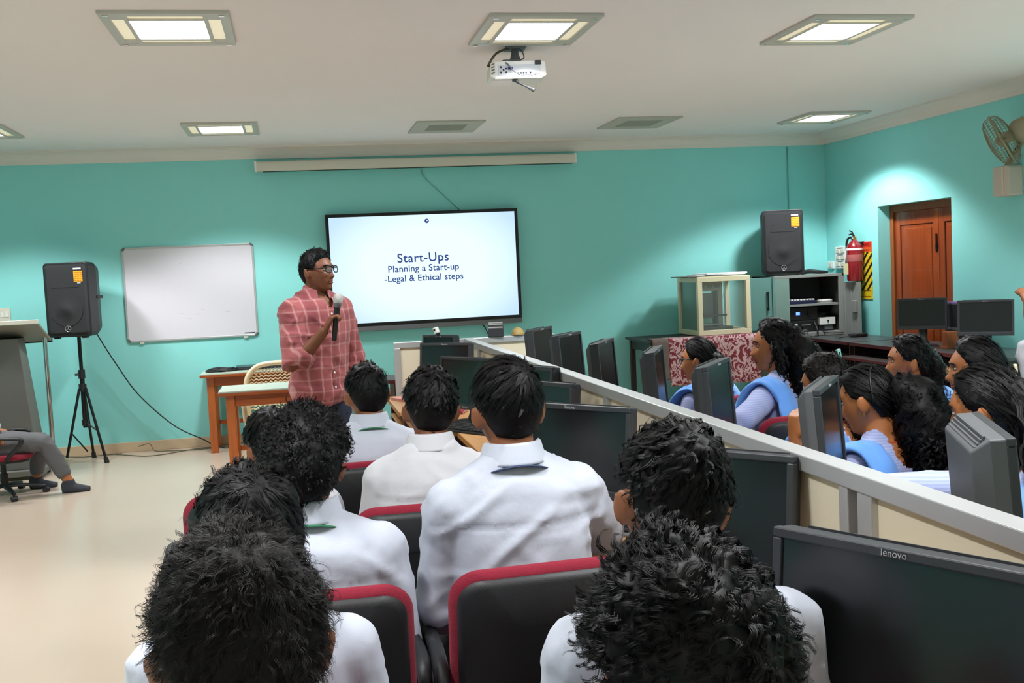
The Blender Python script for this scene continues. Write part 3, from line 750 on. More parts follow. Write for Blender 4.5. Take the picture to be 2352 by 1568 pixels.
# small socket box on the floor by the skirting
t = thing('socket_box', 'small greenish socket box standing on the floor behind the socks', 'socket box', (-2.09, 10.02, 0))
obj('box', MB().box(-.03, .03, -.03, .03, 0, .085), mat('pale_green_box', 'aab08c', .5), t, bevel=.006)
obj('plug', MB().cyl((.0, -.03, .05), (0, -.05, .05), .016, n=12), M_GREY, t)

# ------------------------------------------------------------------ wooden tables at the front
def table(loc, w_, d_, h_, label):
    t = thing('wooden_table', label, 'table', loc, 0, 'polished wooden tables at the front')
    obj('top', MB().box(0, w_, 0, d_, h_-.012, h_), M_LAMIN, t, bevel=.002)
    obj('edge_band', MB().box(-.006, w_+.006, -.006, d_+.006, h_-.036, h_-.0125), M_TEAKH, t, bevel=.003)
    for x in (.05, w_-.12):
        for y in (.04, d_-.10):
            l = obj('leg', MB().box(x, x+.068, y, y+.068, 0, h_-.037), M_TEAK, t, bevel=.004)
    obj('apron', MB().box(.118, w_-.12, .05, .075, h_-.125, h_-.037).box(.118, w_-.12, d_-.09, d_-.065, h_-.125, h_-.037), M_TEAKH, t, bevel=.003)
    obj('apron', MB().box(.06, .085, .108, d_-.10, h_-.125, h_-.037).box(w_-.11, w_-.085, .108, d_-.10, h_-.125, h_-.037), M_TEAKH, t, bevel=.003)
    obj('stretcher', MB().box(.118, w_-.12, d_-.09, d_-.06, .22, .26), M_TEAKH, t, bevel=.003)
    obj('stretcher', MB().box(.065, .09, .108, d_-.10, .22, .26).box(w_-.115, w_-.09, .108, d_-.10, .22, .26), M_TEAKH, t, bevel=.003)
    return t
table((-.90, 10.17, 0), 1.22, .50, .745, 'polished wooden table with mint top pushed against the turquoise wall')
table((-.62, 8.40, 0), 1.25, .50, .745, 'polished wooden table with mint top standing in front of the cream plastic chair')
# things on the back table
ck = MB()
for k in range(5):
    a = np.linspace(0, 2*PI, 30); rr = .135-.014*k
    ck.tube(np.stack([rr*np.cos(a)*1.05, rr*.62*np.sin(a), .008+.008*(k % 3)+.004*np.sin(3*a+k)], 1), .008, 6)
o = tag(obj('coiled_cable', ck, M_BLACK, smooth=True), 'coil of glossy black cable lying on the table by the wall', 'cable'); o.location = (-.72, 10.38, .7485)
tag(obj('laptop_bag_cable', MB().tube([(-.62, 10.36, .752), (-.58, 10.645, .752), (-.1, 10.64, .752), (.2, 10.5, .752), (.28, 10.4, .752)], .006, 6, smooth=6), M_BLACK, smooth=True), 'black cable running along the back of the table by the wall', 'cable')
t = thing('closed_laptop', 'thin dark closed laptop lying at the back of the wooden table', 'laptop', (-.38, 10.50, .745), R(2))
obj('base', MB().prism(rrect(.42, .24, .015, 3), .006, .02, 'xy'), M_DGREY, t, bevel=.002)
obj('lid', MB().prism(rrect(.42, .24, .015, 3), .0215, .032, 'xy'), mat('laptop_lid', '2a3d40', .35), t, bevel=.002)
obj('foot', MB().box(-.19, .19, -.1, -.09, 0, .007).box(-.19, .19, .09, .1, 0, .007), M_BLACK, t)

# cream plastic chair behind the front table
M_PLCH = mat('cream_plastic_chair', 'e8d5b2', .35, coat=.2)
t = thing('plastic_chair', 'cream moulded plastic armchair with woven-pattern back behind the wooden table', 'chair', (-.20, 9.30, 0))
bo = [(-.25, .42), (-.265, .60), (-.25, .74), (-.18, .825), (-.08, .855), (.08, .855), (.18, .825), (.25, .74), (.265, .60), (.25, .42)]
obj('back_rim', MB().tube(spline([(x, .20+.06*(z-.42), z) for x, z in bo], 5), .022, 8), M_PLCH, t, smooth=True)
for k in range(13):
    z = .47+.028*k; hwid = .235 if z < .72 else .235*math.sqrt(max(.05, 1-((z-.72)/.13)**2))
    n_ = 24; xs = np.linspace(-hwid, hwid, n_)
    P = np.stack([xs, .20+.06*(z-.42)+0*xs, z+.007*np.where(np.arange(n_) % 2, 1, -1)], 1)
    obj('back_slat', MB().tube(P, .0075, 5), M_PLCH, t, smooth=True)
obj('seat', MB().prism(rrect(.50, .46, .08, 5), .40, .43, 'xy'), M_PLCH, t, bevel=.01)
for sx in (-1, 1):
    obj('armrest', MB().tube(spline([(sx*.255, .2, .62), (sx*.29, .05, .64), (sx*.29, -.16, .63), (sx*.27, -.23, .55), (sx*.26, -.23, .42)], 5), .022, 8), M_PLCH, t, smooth=True)
    for y in (-.21, .2): obj('leg', MB().loft([(sx*.24, y, .41), (sx*.27, y*1.12, 0)], [.034, .024], [.02, .016], n=10), M_PLCH, t, smooth='auto')

# ------------------------------------------------------------------ partition
PX0, PX1, PZ, PY0, PY1 = 1.16, 1.22, 1.10, .62, 7.56
t = thing('partition', 'long low cream partition with aluminium rails dividing the desks', 'partition', (1.19, 4.0, 0))
def pobj(name, b, mt, **k):
    o = obj(name, b, mt, t, **k); o.location = (-1.19, -4.0, 0); return o
pobj('top_rail', MB().box(PX0, PX1, PY0, PY1, PZ-.04, PZ), M_ALU, bevel=.003)
posts = [.64, 1.02, 2.06, 3.02, 4.0, 5.0, 6.0, 6.95, 7.53]
for y in posts: pobj('post', MB().box(PX0+.004, PX1-.004, y-.03, y+.03, 0, PZ-.04), M_ALU, bevel=.003)
pobj('post', MB().box(PX0+.004, PX1-.004, 2.13, 2.17, 0, PZ-.04), M_ALU, bevel=.003)
for a, b_ in zip(posts[:-1], posts[1:]):
    a2 = a+.03 if abs(a-2.06) > .01 else 2.17
    pobj('panel', MB().box(PX0+.02, PX1-.02, a2, b_-.03, .52, PZ-.04), M_CREAM)
    pobj('mid_rail', MB().box(PX0+.006, PX1-.006, a2, b_-.03, .48, .52), M_ALU, bevel=.002)
    pobj('lower_panel', MB().box(PX0+.02, PX1-.02, a2, b_-.03, .08, .48), M_CREAM)
    pobj('bottom_rail', MB().box(PX0+.006, PX1-.006, a2, b_-.03, 0, .08), M_ALU, bevel=.002)
for x0, x1 in ((.66, PX0), (PX1, 1.82)):
    pobj('arm_rail', MB().box(x0, x1, PY1-.06, PY1, PZ-.042, PZ-.001), M_ALU, bevel=.003)
    pobj('arm_panel', MB().box(x0+.04, x1-.02, PY1-.04, PY1-.02, .08, PZ-.042), M_CREAM)
    pobj('arm_rail', MB().box(x0, x1, PY1-.055, PY1-.005, 0, .08), M_ALU, bevel=.003)
    e = x0 if x0 < 1 else x1-.045
    pobj('post', MB().box(e, e+.045, PY1-.058, PY1-.002, .08, PZ-.042), M_ALU, bevel=.003)
# small things standing on the partition
t = thing('desk_speaker', 'small grey and silver wedge-shaped device on the end of the partition', 'device', (1.40, 7.53, PZ), R(-12))
obj('body', MB().prism([(-.05, 0), (.05, 0), (.05, .05), (-.02, .085), (-.05, .06)], -.055, .055, 'yz'), M_DGREY, t, bevel=.004)
sv = MB()
for k in range(4): sv.cbox((0, -.042+.0155*k, .0655+.0105*k), (.10, .013, .004), M=rx(R(34)))
obj('silver_ribs', sv, M_ALU, t)
t = thing('tan_cap', 'small rounded tan object resting on the partition end', 'ornament', (1.56, 7.53, PZ))
obj('dome', MB().lathe([(.045, 0), (.045, .02), (.035, .042), (.015, .055), (0, .058)], 20), mat('tan_plastic', 'b59a62', .6), t, smooth='auto')
obj('rim', MB().lathe([(.045, 0), (.052, .002), (.052, .008), (.045, .01)], 20), mat('tan_rim', 'a0854f', .6), t, smooth='auto')

# ------------------------------------------------------------------ computer desks
def desk_proto(label, topmat, depth, length, group):
    t = thing('computer_desk', label, 'desk', group=group)
    # local: +X is the user's side edge at x=0, the desk reaches x=depth; long side along Y
    L = length/2
    obj('top', MB().box(0, depth, -L, L, .705, .73), topmat, t, bevel=.004)
    obj('edge_band', MB().box(-.004, -.0005, -L, L, .704, .731), M_MAROON if topmat is not M_TAN else mat('tan_edge', 'a9743c', .4), t)
    for y in (-L+.01, L-.03): obj('side_panel', MB().box(.03, depth-.02, y, y+.02, 0, .704), M_DBROWN, t)
    obj('back_panel', MB().box(depth-.02, depth-.005, -L+.03, L-.03, .25, .704), M_DBROWN, t)
    obj('keyboard_tray', MB().box(.02, depth-.05, -L+.05, L-.05, .60, .618), M_TAN, t, bevel=.003)
    obj('cpu_shelf', MB().box(.06, depth-.03, -L+.03, L-.03, .10, .118), M_DBROWN, t)
    for y in (-L+.01, L-.03): obj('trim_strip', MB().box(.024, .0295, y, y+.02, 0, .70), M_MAROON, t)
    return t
dkA = desk_proto('x', M_TAN, .55, .92, 'boys side computer desks'); dkA.location = (.585, 6.98, 0); dkA['label'] = 'tan topped computer desk at the far end of the partition'
dup(dkA, (.60, 6.03, 0), 0, 'tan topped computer desk with a round monitor base, second from the partition end')
dkB = desk_proto('x', M_TAN, .345, .94, 'boys side computer desks'); dkB.location = (.80, 5.07, 0); dkB['label'] = 'tan topped computer desk beside the pale panels, third from the partition end'
dkC = [(4.10, 'tan topped computer desk in front of the boy with neat dark hair'), (3.13, 'tan topped computer desk with a keyboard, beside the boy in the bluish-white shirt'), (2.16, 'tan topped computer desk beside the wavy-haired boy'), (1.19, 'tan topped computer desk under the biggest dark monitor')]
for y, lab in dkC: dup(dkB, (.80, y, 0), 0, lab)
dkG = desk_proto('x', M_DBROWN, .38, .92, 'girls side computer desks')
gl = [(6.98, 'farthest'), (6.03, 'second'), (5.08, 'third'), (4.13, 'fourth'), (3.18, 'fifth'), (2.23, 'sixth'), (1.28, 'nearest')]
for i, (y, nm) in enumerate(gl):
    o = dkG if i == 0 else dup(dkG)
    o.location = (1.62, y, 0); o.rotation_euler = (0, 0, PI); o['label'] = 'dark computer desk on the girls side of the partition, hidden behind its panels'
# red books / phones lying on the far desks
def book(loc, rot, col, label, w_=.15, d_=.21, h_=.018):
    t = thing('notebook', label, 'notebook', loc, rot, 'notebooks on desks')
    obj('cover', MB().box(-w_/2, w_/2, -d_/2, d_/2, 0, .003).box(-w_/2, w_/2, -d_/2, d_/2, h_-.003, h_).box(-w_/2, -w_/2+.003, -d_/2, d_/2, .003, h_-.003), col, t)
    obj('pages', MB().box(-w_/2+.003, w_/2-.004, -d_/2+.003, d_/2-.003, .003, h_-.003), M_PAPER, t)
book((.70, 7.15, .73), R(20), mat('pink_cover', 'c98a80', .6), 'pinkish notebook on the far corner of the tan desk')
book((.86, 6.33, .73), R(70), mat('maroon_cover', '8a2434', .6), 'maroon notebook on the desk near the round monitor base')
book((1.04, 2.93, .73), R(60), mat('rose_cover', 'b77f74', .6), 'rose coloured notebook beside the keyboard on the tan desk')
# dark raised shelf unit at the desk end
t = thing('shelf_unit', 'dark maroon edged shelf unit at the far end of the desks', 'shelf', (.64, 7.62, 0))
obj('top', MB().box(-.02, .42, .0, .42, .80, .825), M_DBROWN, t); obj('top_edge', MB().box(-.025, .425, -.006, 0, .80, .826), M_MAROON, t)
for x in (.02, .38): obj('side', MB().box(x, x+.02, .01, .41, 0, .80), M_DBROWN, t)
obj('shelf', MB().box(.04, .38, .01, .41, .36, .38), M_TAN, t); obj('back', MB().box(.04, .38, .40, .41, 0, .80), M_DBROWN, t)
t = thing('cardboard_roll', 'tan bundle sitting on the lower shelf of the unit', 'bundle', (.80, 7.80, .381))
obj('roll', MB().loft([(-.07, 0, .06), (.0, 0, .065), (.07, 0, .06)], .06, n=16), mat('kraft', 'a9874f', .8), t, smooth='auto'); obj('band', MB().loft([(-.01, 0, .064), (.01, 0, .064)], .067, n=16), M_MAROON, t)

# ------------------------------------------------------------------ monitors
M_SCR = mat('dark_screen', '15181a', .22, spec=.5)
M_SCRG = mat('greenish_dark_screen', '16221f', .22, spec=.5)
M_MON = mat('monitor_charcoal', '2f3135', .45, bump=.05, bscale=500)
M_MONG = mat('monitor_grey_back', '515356', .5, bump=.08, bscale=350)
M_LOGO = mat('logo_grey', 'a5a7aa', .4)
MON_CACHE = {}
def mon_meshes(w_, h_, thick, scr):
    key = (w_, h_, thick, scr.name)
    if key in MON_CACHE: return MON_CACHE[key]
    bz = .018; d = {}
    # local: screen faces -Y, origin at base on desk; panel centre height set by the caller
    d['bezel'] = MB().box(-w_/2, w_/2, 0, .02, h_/2-bz, h_/2).box(-w_/2, w_/2, 0, .02, -h_/2, -h_/2+bz+.012).box(-w_/2, -w_/2+bz, 0, .02, -h_/2+bz+.012, h_/2-bz).box(w_/2-bz, w_/2, 0, .02, -h_/2+bz+.012, h_/2-bz).mesh('bezel')
    d['screen'] = MB().box(-w_/2+bz-.002, w_/2-bz+.002, .006, .012, -h_/2+bz+.01, h_/2-bz+.002).mesh('screen')
    b = MB(); a0, a1 = w_/2-.001, h_/2-.001; b0, b1 = w_/2*.86, h_/2*.84
    f = .02+thick*.45
    V = [(-a0, .012, -a1), (a0, .012, -a1), (a0, .012, a1), (-a0, .012, a1), (-a0, f, -a1), (a0, f, -a1), (a0, f, a1), (-a0, f, a1), (-b0, .02+thick, -b1), (b0, .02+thick, -b1), (b0, .02+thick, b1), (-b0, .02+thick, b1)]
    b.add(V, [(0, 1, 2, 3), (8, 11, 10, 9)]+[(k*4+i, k*4+(i+1) % 4, (k+1)*4+(i+1) % 4, (k+1)*4+i) for k in (0, 1) for i in range(4)])
    d['back_cover'] = b.mesh('back_cover')
    rb = MB()
    for k in range(4):
        yy = f+.004+(thick*.55-.01)*k/4; zz = h_/2-(h_*.08)*(k/4)
        rb.box(-b0*.98, b0*.98, yy, yy+.004, zz-.012, zz+.0025)
    d['vent_rib'] = rb.mesh('vent_rib')
    MON_CACHE[key] = d
    return d
logo_mesh = text_mesh('lenovo', .017, .0004)
def monitor(label, x, y, ztop, ang, w_=.43, h_=.31, thick=.06, scr=None, desk=.73, back=None, tilt=6, group='lab monitors', logo='top', base='oval'):
    """ang: direction of the screen's top edge (from its left to its right corner as its viewer sees it)"""
    scr = scr or M_SCR; back = back or M_MON
    t = thing('computer_monitor', label, 'monitor', (x, y, desk), R(ang), group)
    d = mon_meshes(w_, h_, thick, scr)
    zc = ztop-desk-h_/2
    def put(nm, mt, parent=t, **k):
        o = obj(nm, d[nm], mt, parent, fix=True, **k); o.location = (0, 0, zc); o.rotation_euler = (R(-tilt), 0, 0); return o
    put('back_cover', back, bevel=.004); bz = put('bezel', M_MON, bevel=.003); put('screen', scr)
    put('vent_rib', back)
    lg = obj('maker_lettering', logo_mesh, M_LOGO, t, fix=False); Mt = rx(R(-tilt))
    p = Mt @ np.array([0, -.001, (h_/2-.009) if logo == 'top' else (-h_/2+.014)]); lg.location = (p[0], p[1], p[2]+zc); lg.rotation_euler = (R(90-tilt), 0, 0)
    obj('stand_neck', MB().loft([(0, .05, .01), (0, .06, .06), (0, .05, zc-h_*.2)], [.05, .035, .04], [.025, .02, .02], n=12), M_BLACK, t, smooth='auto')
    obj('base', MB().loft([(0, .03, 0), (0, .03, .008), (0, .03, .016)], [.13, .13, .09], [.10, .10, .07], n=32), M_BLACK, t, smooth='auto')
    return t
GB = 'boys side monitors'
monitor('small dark monitor topped by a webcam at the far end of the partition', .95, 7.36, 1.145, -49, .30, .26, group=GB)
monitor('dark monitor with black screen in front of the partition end panel', .92, 6.83, 1.122, -41, .39, .31, group=GB)
monitor('greenish dark monitor on a round base behind the boy with neat dark hair', .90, 5.84, 1.10, -57, .45, .29, .035, M_SCRG, group=GB, logo='bottom')
monitor('dark monitor half hidden by the tall boy, nearest to the greenish screen', 1.015, 4.86, 1.125, -64, .42, .31, group=GB)
monitor('dark monitor between the tall boy and the pale partition panels', .965, 4.36, 1.10, -62, .43, .31, group=GB)
monitor('wide dark monitor in front of the tall boy in the bluish-white shirt', .885, 3.50, 1.105, -52, .49, .31, group=GB)
monitor('dark monitor beside the wavy-haired boy', .985, 2.49, 1.10, -50, .44, .31, group=GB)
monitor('large dark monitor close to the photographer with grey maker lettering', .90, 1.52, 1.10, -62, .47, .31, group=GB)
GG = 'girls side monitors'
gm = [(1.48, 6.54, 1.20, 57, .40, 'dark monitor standing above the partition rail farthest along the girls side'),
      (1.48, 5.85, 1.20, 54, .39, 'dark monitor above the partition rail, second along the girls side'),
      (1.47, 5.10, 1.20, 62, .44, 'dark monitor above the partition rail, third along the girls side'),
      (1.51, 4.43, 1.20, 65, .43, 'dark monitor above the rail in front of the girl with the tight bun'),
      (1.48, 3.68, 1.20, 55, .42, 'dark monitor above the rail in front of the girl with long curly hair'),
      (1.49, 2.87, 1.20, 54, .425, 'dark monitor above the rail in front of the raised fist'),
      (1.42, 1.99, 1.20, 65, .424, 'grey ribbed back of a thick monitor in front of the long-haired girl')]
for i, (x, y, z, a, w_, lab) in enumerate(gm):
    monitor(lab, x+(.045 if i < 6 else .03), y, z, a, w_-(.03 if i < 6 else .05), .34, .048 if i < 6 else .062, desk=.73, back=M_MON if i < 5 else M_MONG, tilt=4, group=GG)
# webcam on the farthest monitor
t = thing('webcam', 'small white webcam clipped on the farthest dark monitor', 'webcam', (.95, 7.36, 1.142), R(-49))
obj('camera_head', MB().cbox((0, -.005, .035), (.035, .03, .045), M=ry(R(-20))), M_WHITE, t, bevel=.006)
obj('clip', MB().cbox((.005, .005, .008), (.02, .03, .02)), M_BLACK, t, bevel=.003)
obj('lens', MB().lathe([(.008, 0), (.008, .004), (0, .005)], 14, M=rx(PI/2), t=(-.002, -.021, .038)), M_BLACK, t)
# keyboards
M_KEY = mat('key_black', '26272a', .5)
def keyboard(x, y, z, ang, label, col=None):
    t = thing('keyboard', label, 'keyboard', (x, y, z), R(ang), 'keyboards')
    obj('body', MB().prism([(-.07, 0), (.07, 0), (.07, .024), (-.07, .012)], -.22, .22, 'yz'), col or M_BLACK, t, bevel=.004)
    for r_ in range(5):
        k = MB()
        for c_ in range(15): k.cbox((-.2+.0285*c_, -.054+.026*r_, .0195+.0022*r_), (.023, .021, .006))
        obj('key_row', k, M_KEY, t)
    return t
keyboard(.955, 3.24, .731, -52, 'black keyboard on the tan desk beside the tall boy', M_GREY)
keyboard(.86, 5.55, .731, -57, 'black keyboard below the greenish monitor')
keyboard(.93, 2.2, .731, -62, 'black keyboard on the desk beside the wavy-haired boy')

# ------------------------------------------------------------------ side table with the glass case
t = thing('side_table', 'dark wooden side table in the front corner under a patterned cloth', 'table', (3.95, 10.2, 0))
obj('top', MB().box(-.62, .54, -.34, .40, .795, .82), M_DBROWN, t, bevel=.004)
for x in (-.58, .46):
    for y in (-.30, .34): obj('leg', MB().box(x, x+.05, y, y+.05, 0, .795), M_DBROWN, t, bevel=.004)
obj('rail', MB().box(-.53, .46, .36, .38, .70, .795).box(-.57, -.55, -.25, .34, .70, .795).box(.48, .50, -.25, .34, .70, .795), M_DBROWN, t)
def cloth_mat():
    mt = mat('maroon_floral_cloth', '7c1a2c', .8, sheen=.2); nt = mt.node_tree; b = nt.nodes['Principled BSDF']
    tc = nt.nodes.new('ShaderNodeTexCoord')
    n = nt.nodes.new('ShaderNodeTexNoise'); n.inputs['Scale'].default_value = 9; n.inputs['Detail'].default_value = 2.5; n.inputs['Distortion'].default_value = 2.6
    nt.links.new(tc.outputs['Object'], n.inputs['Vector'])
    cr = nt.nodes.new('ShaderNodeValToRGB'); cr.color_ramp.interpolation = 'LINEAR'
    cr.color_ramp.elements[0].position = .47; cr.color_ramp.elements[0].color = (*lin('741528'), 1)
    cr.color_ramp.elements[1].position = .51; cr.color_ramp.elements[1].color = (*lin('c9a5a8'), 1)
    e = cr.color_ramp.elements.new(.60); e.color = (*lin('c9a5a8'), 1); e = cr.color_ramp.elements.new(.63); e.color = (*lin('741528'), 1)
    nt.links.new(n.outputs['Fac'], cr.inputs['Fac']); nt.links.new(cr.outputs['Color'], b.inputs['Base Color']); return mt
M_CLOTH = cloth_mat()
M_CLOTHG = mat('grey_mottled_cloth', '6f625c', .85, var=.35, vscale=45)  # mottled grey for the left end of the cloth
def draped(x0, x1, ztop, zbot, yfront, amp, nx=60, nz=12, depth=.2):
    """one sheet of cloth: lies on the table top then hangs over its front edge, 4 mm thick"""
    V = []; rows = nz+4
    xs = np.linspace(x0, x1, nx)
    for k in range(rows):
        if k < 4: y = np.full(nx, yfront+depth*(1-k/3.)); z = np.full(nx, ztop)
        else:
            u = (k-3)/nz; y = yfront-.006-amp*u*(1+np.sin(xs*26+.7*np.sin(xs*9))); z = ztop-(ztop-zbot)*u+.006*u*np.sin(xs*13)
        V.append(np.stack([xs, y, z], 1))
    V = np.concatenate(V); n = len(V)
    F = [(k*nx+j, k*nx+j+1, (k+1)*nx+j+1, (k+1)*nx+j) for k in range(rows-1) for j in range(nx-1)]
    return MB().add(V, F)
o = tag(obj('tablecloth', draped(-.42, .53, .824, .36, -.344, .018), M_CLOTH, smooth=True), 'maroon floral cloth hanging over the front of the side table', 'tablecloth'); o.location = (3.95, 10.2, 0)
sm = o.modifiers.new('thick', 'SOLIDIFY'); sm.thickness = .004; sm.offset = 1
o = tag(obj('grey_cloth', draped(-.58, -.42, .825, .42, -.344, .014, 20), M_CLOTHG, smooth=True), 'grey brown cloth hanging at the left end of the side table', 'tablecloth'); o.location = (3.95, 10.2, 0)
sm = o.modifiers.new('thick', 'SOLIDIFY'); sm.thickness = .004; sm.offset = 1
# glass case
CX0, CX1, CY0, CY1, CZ0, CZ1 = 3.885, 4.44, 9.93, 10.50, .832, 1.408
t = thing('display_case', 'cream framed glass display case holding a printer machine on the side table', 'display case', (CX0, CY0, CZ0))
M_CASE = mat('case_cream_paint', 'e4dcbc', .4)
W, Dp, H = CX1-CX0, CY1-CY0, CZ1-CZ0; s_ = .048
for x in (0, W-s_):
    for y in (0, Dp-s_): obj('corner_post', MB().box(x, x+s_, y, y+s_, s_, H-s_), M_CASE, t, bevel=.003)
for z in (0, H-s_):
    obj('frame_rail', MB().box(0, W, 0, s_, z, z+s_), M_CASE, t, bevel=.003); obj('frame_rail', MB().box(0, W, Dp-s_, Dp, z, z+s_), M_CASE, t, bevel=.003)
    obj('frame_rail', MB().box(0, s_, s_, Dp-s_, z, z+s_), M_CASE, t, bevel=.003); obj('frame_rail', MB().box(W-s_, W, s_, Dp-s_, z, z+s_), M_CASE, t, bevel=.003)
obj('floor_board', MB().box(.01, W-.01, .01, Dp-.01, -.008, .012), M_TEAKH, t)
obj('roof_board', MB().box(.01, W-.01, .01, Dp-.01, H-.012, H+.004), M_CASE, t)
obj('glass_pane', MB().box(s_, W-s_, .02, .025, s_, H-s_), M_GLASS, t); obj('glass_pane', MB().box(s_, W-s_, Dp-.025, Dp-.02, s_, H-s_), M_GLASS, t)
obj('glass_pane', MB().box(.02, .025, s_, Dp-s_, s_, H-s_), mat('frosted_pane', '7f9d92', .3, alpha=.75), t); obj('glass_pane', MB().box(W-.025, W-.02, s_, Dp-s_, s_, H-s_), M_GLASS, t)
t = thing('printer_machine', 'grey upright desktop 3D printer inside the glass case', 'machine', (CX0+.20, CY0+.30, CZ0+.012))
M_PRN = mat('machine_grey', '8c8a7c', .5)
obj('base', MB().box(-.12, .22, -.16, .14, 0, .06), M_BLACK, t, bevel=.005)
obj('upright', MB().box(-.13, -.09, -.05, .05, .06, .5).box(.11, .16, -.05, .05, .06, .5), M_PRN, t, bevel=.004)
obj('top_housing', MB().box(-.13, .16, -.06, .06, .42, .515), M_PRN, t, bevel=.006)
pr = MB()
for x in (-.09, -.01, .07): pr.box(x, x+.055, -.0625, -.06, .445, .48)
obj('housing_print', pr, M_GREY, t)
obj('back_plate', MB().box(-.09, .09, .01, .03, .14, .40), M_GREY, t); obj('side_column', MB().box(.085, .112, -.04, .05, .06, .42), M_BLACKM, t)
obj('gantry', MB().box(-.10, .17, -.06, -.03, .16, .178), M_BLACKM, t, bevel=.002); obj('print_head', MB().cbox((-.075, -.06, .175), (.04, .05, .05)), M_BLACK, t, bevel=.004)
obj('bed', MB().box(-.09, .12, -.14, .06, .075, .088), M_GREY, t, bevel=.002); obj('knob', MB().cyl((.165, -.045, .17), (.2, -.045, .17), .012, n=12), M_BLACK, t)
obj('spool_arm', MB().tube([(.15, 0, .51), (.19, 0, .50), (.2, 0, .42), (.18, 0, .34)], .003, 6, smooth=4), M_WHITE, t, smooth=True)
# papers on the case
for i, (dx, dy, rt_, w_, d_, mt, lab) in enumerate(((.20, .26, 3, .60, .42, mat('grey_card', '6d6f6a', .7), 'grey cardboard sheet sticking out on top of the glass case'), (.30, .26, -4, .50, .36, M_PAPER, 'large white paper sheet on top of the glass case'), (.34, .25, 2, .44, .34, M_PAPER, 'topmost white paper pad on the glass case'))):
    o = tag(obj('paper_sheet', MB().cbox((0, 0, (.004, .0125, .0238)[i]), (w_, d_, .008 if i < 2 else .014)), mt, bevel=.001), lab, 'paper', 'papers on the glass case'); o.location = (CX0+dx, CY0+dy, CZ1+.0045); o.rotation_euler = (0, 0, R(rt_))

# ------------------------------------------------------------------ grey steel cabinet
KX0, KX1, KY0, KY1, KZ = 4.77, 5.56, 10.12, 10.62, 1.378
t = thing('steel_cabinet', 'grey steel cabinet with open doors holding audio equipment in the front corner', 'cabinet', (KX0, KY0, 0))
W, Dp = KX1-KX0, KY1-KY0
obj('carcass', MB().box(0, .02, 0, Dp, 0, KZ).box(W-.02, W, 0, Dp, 0, KZ).box(0, W, Dp-.015, Dp, 0, KZ).box(0, W, 0, Dp, KZ-.03, KZ).box(.02, W-.02, 0, Dp, .745, .785), M_STEELG, t, bevel=.003)
obj('inner_shade', MB().box(.02, W-.02, Dp-.022, Dp-.0155, .785, KZ-.03).box(W-.026, W-.0205, .02, Dp-.022, .785, KZ-.03).box(.0205, .026, .02, Dp-.022, .785, KZ-.03), mat('cabinet_inside_shade', '3a3c38', .6), t)  # dark lining sheets put the shade inside the cabinet into colour
obj('lower_panel', MB().box(.02, W-.02, .004, .022, .06, .742), M_STEELG, t, bevel=.004)
obj('plinth', MB().box(.02, W-.02, .03, .05, 0, .06), M_DGREY, t)
obj('inner_stile', MB().box(.02, .18, 0, .018, .785, KZ-.03), mat('cabinet_inner_green', '76928a', .5), t, bevel=.002)
obj('inner_stile', MB().box(W-.06, W-.02, 0, .018, .785, KZ-.03), M_STEELG, t, bevel=.002)
obj('shelf', MB().box(.18, W-.06, .02, Dp-.015, 1.055, 1.078), M_STEELG, t, bevel=.002)
d1 = obj('cabinet_door', MB().box(-.27, -.002, -.022, -.002, .84, KZ-.008).box(-.27, -.25, -.04, -.022, .84, KZ-.008).box(-.022, -.002, -.04, -.022, .84, KZ-.008), mat('cabinet_door_teal', '5f8b86', .5), t, bevel=.003)
obj('door_handle', MB().cyl((-.075, -.045, 1.20), (-.075, -.045, 1.06), .008, n=10).cbox((-.075, -.03, 1.21), (.02, .03, .03)).cbox((-.075, -.03, 1.05), (.02, .03, .03)), M_BLACKM, d1)
d2 = MB().box(W, W+.02, -.30, -.0, .10, 1.283).box(W-.012, W, -.30, -.28, .10, 1.283).box(W-.012, W, -.16, -.14, .10, 1.283).box(W-.012, W, -.03, -.01, .10, 1.283)
d2o = obj('cabinet_door', d2, M_STEELG, t, bevel=.002); obj('lock_box', MB().box(W-.03, W-.0, -.27, -.19, .98, 1.10), M_STEELG, d2o, bevel=.003)
# equipment
def kit(name, label, cat, loc): return thing(name, label, cat, (KX0+loc[0], KY0+loc[1], loc[2]))
t = kit('audio_mixer', 'dark blue audio mixer with white faders on the upper cabinet shelf', 'mixer', (.33, .14, 1.078))
obj('body', MB().prism([(-.10, 0), (.12, 0), (.12, .06), (-.10, .03)], -.15, .17, 'yz'), mat('mixer_navy', '1a2140', .4), t, bevel=.004)
for k in range(9): obj('fader', MB().cbox((-.125+.034*k, -.06, .043), (.022, .03, .014)), M_WHITE, t, bevel=.002)
t = kit('white_dish', 'white oval device on the right of the upper cabinet shelf', 'device', (.64, .14, 1.078))
obj('body', MB().loft([(0, 0, 0), (0, 0, .025), (0, 0, .035)], [.08, .085, .06], [.06, .065, .04], n=24), M_WHITE, t, smooth='auto'); obj('rim', MB().loft([(0, 0, .012), (0, 0, .016)], [.087, .087], [.067, .067], n=24), M_GREY, t)
t = kit('amplifier', 'black amplifier with glowing blue display inside the steel cabinet', 'amplifier', (.34, .24, .91))
obj('body', MB().box(-.15, .18, -.17, .16, 0, .13), M_BLACK, t, bevel=.004)
obj('blue_display', MB().box(-.06, -.02, -.174, -.17, .055, .085), mat('blue_glow', '2030ff', .4, emit='3a55ff', estr=6), t)
obj('knob', MB().cyl((.08, -.17, .07), (.08, -.19, .07), .022, n=20), M_BLACKM, t)
t = kit('amplifier', 'black lower amplifier under the glowing one in the steel cabinet', 'amplifier', (.34, .24, .785))
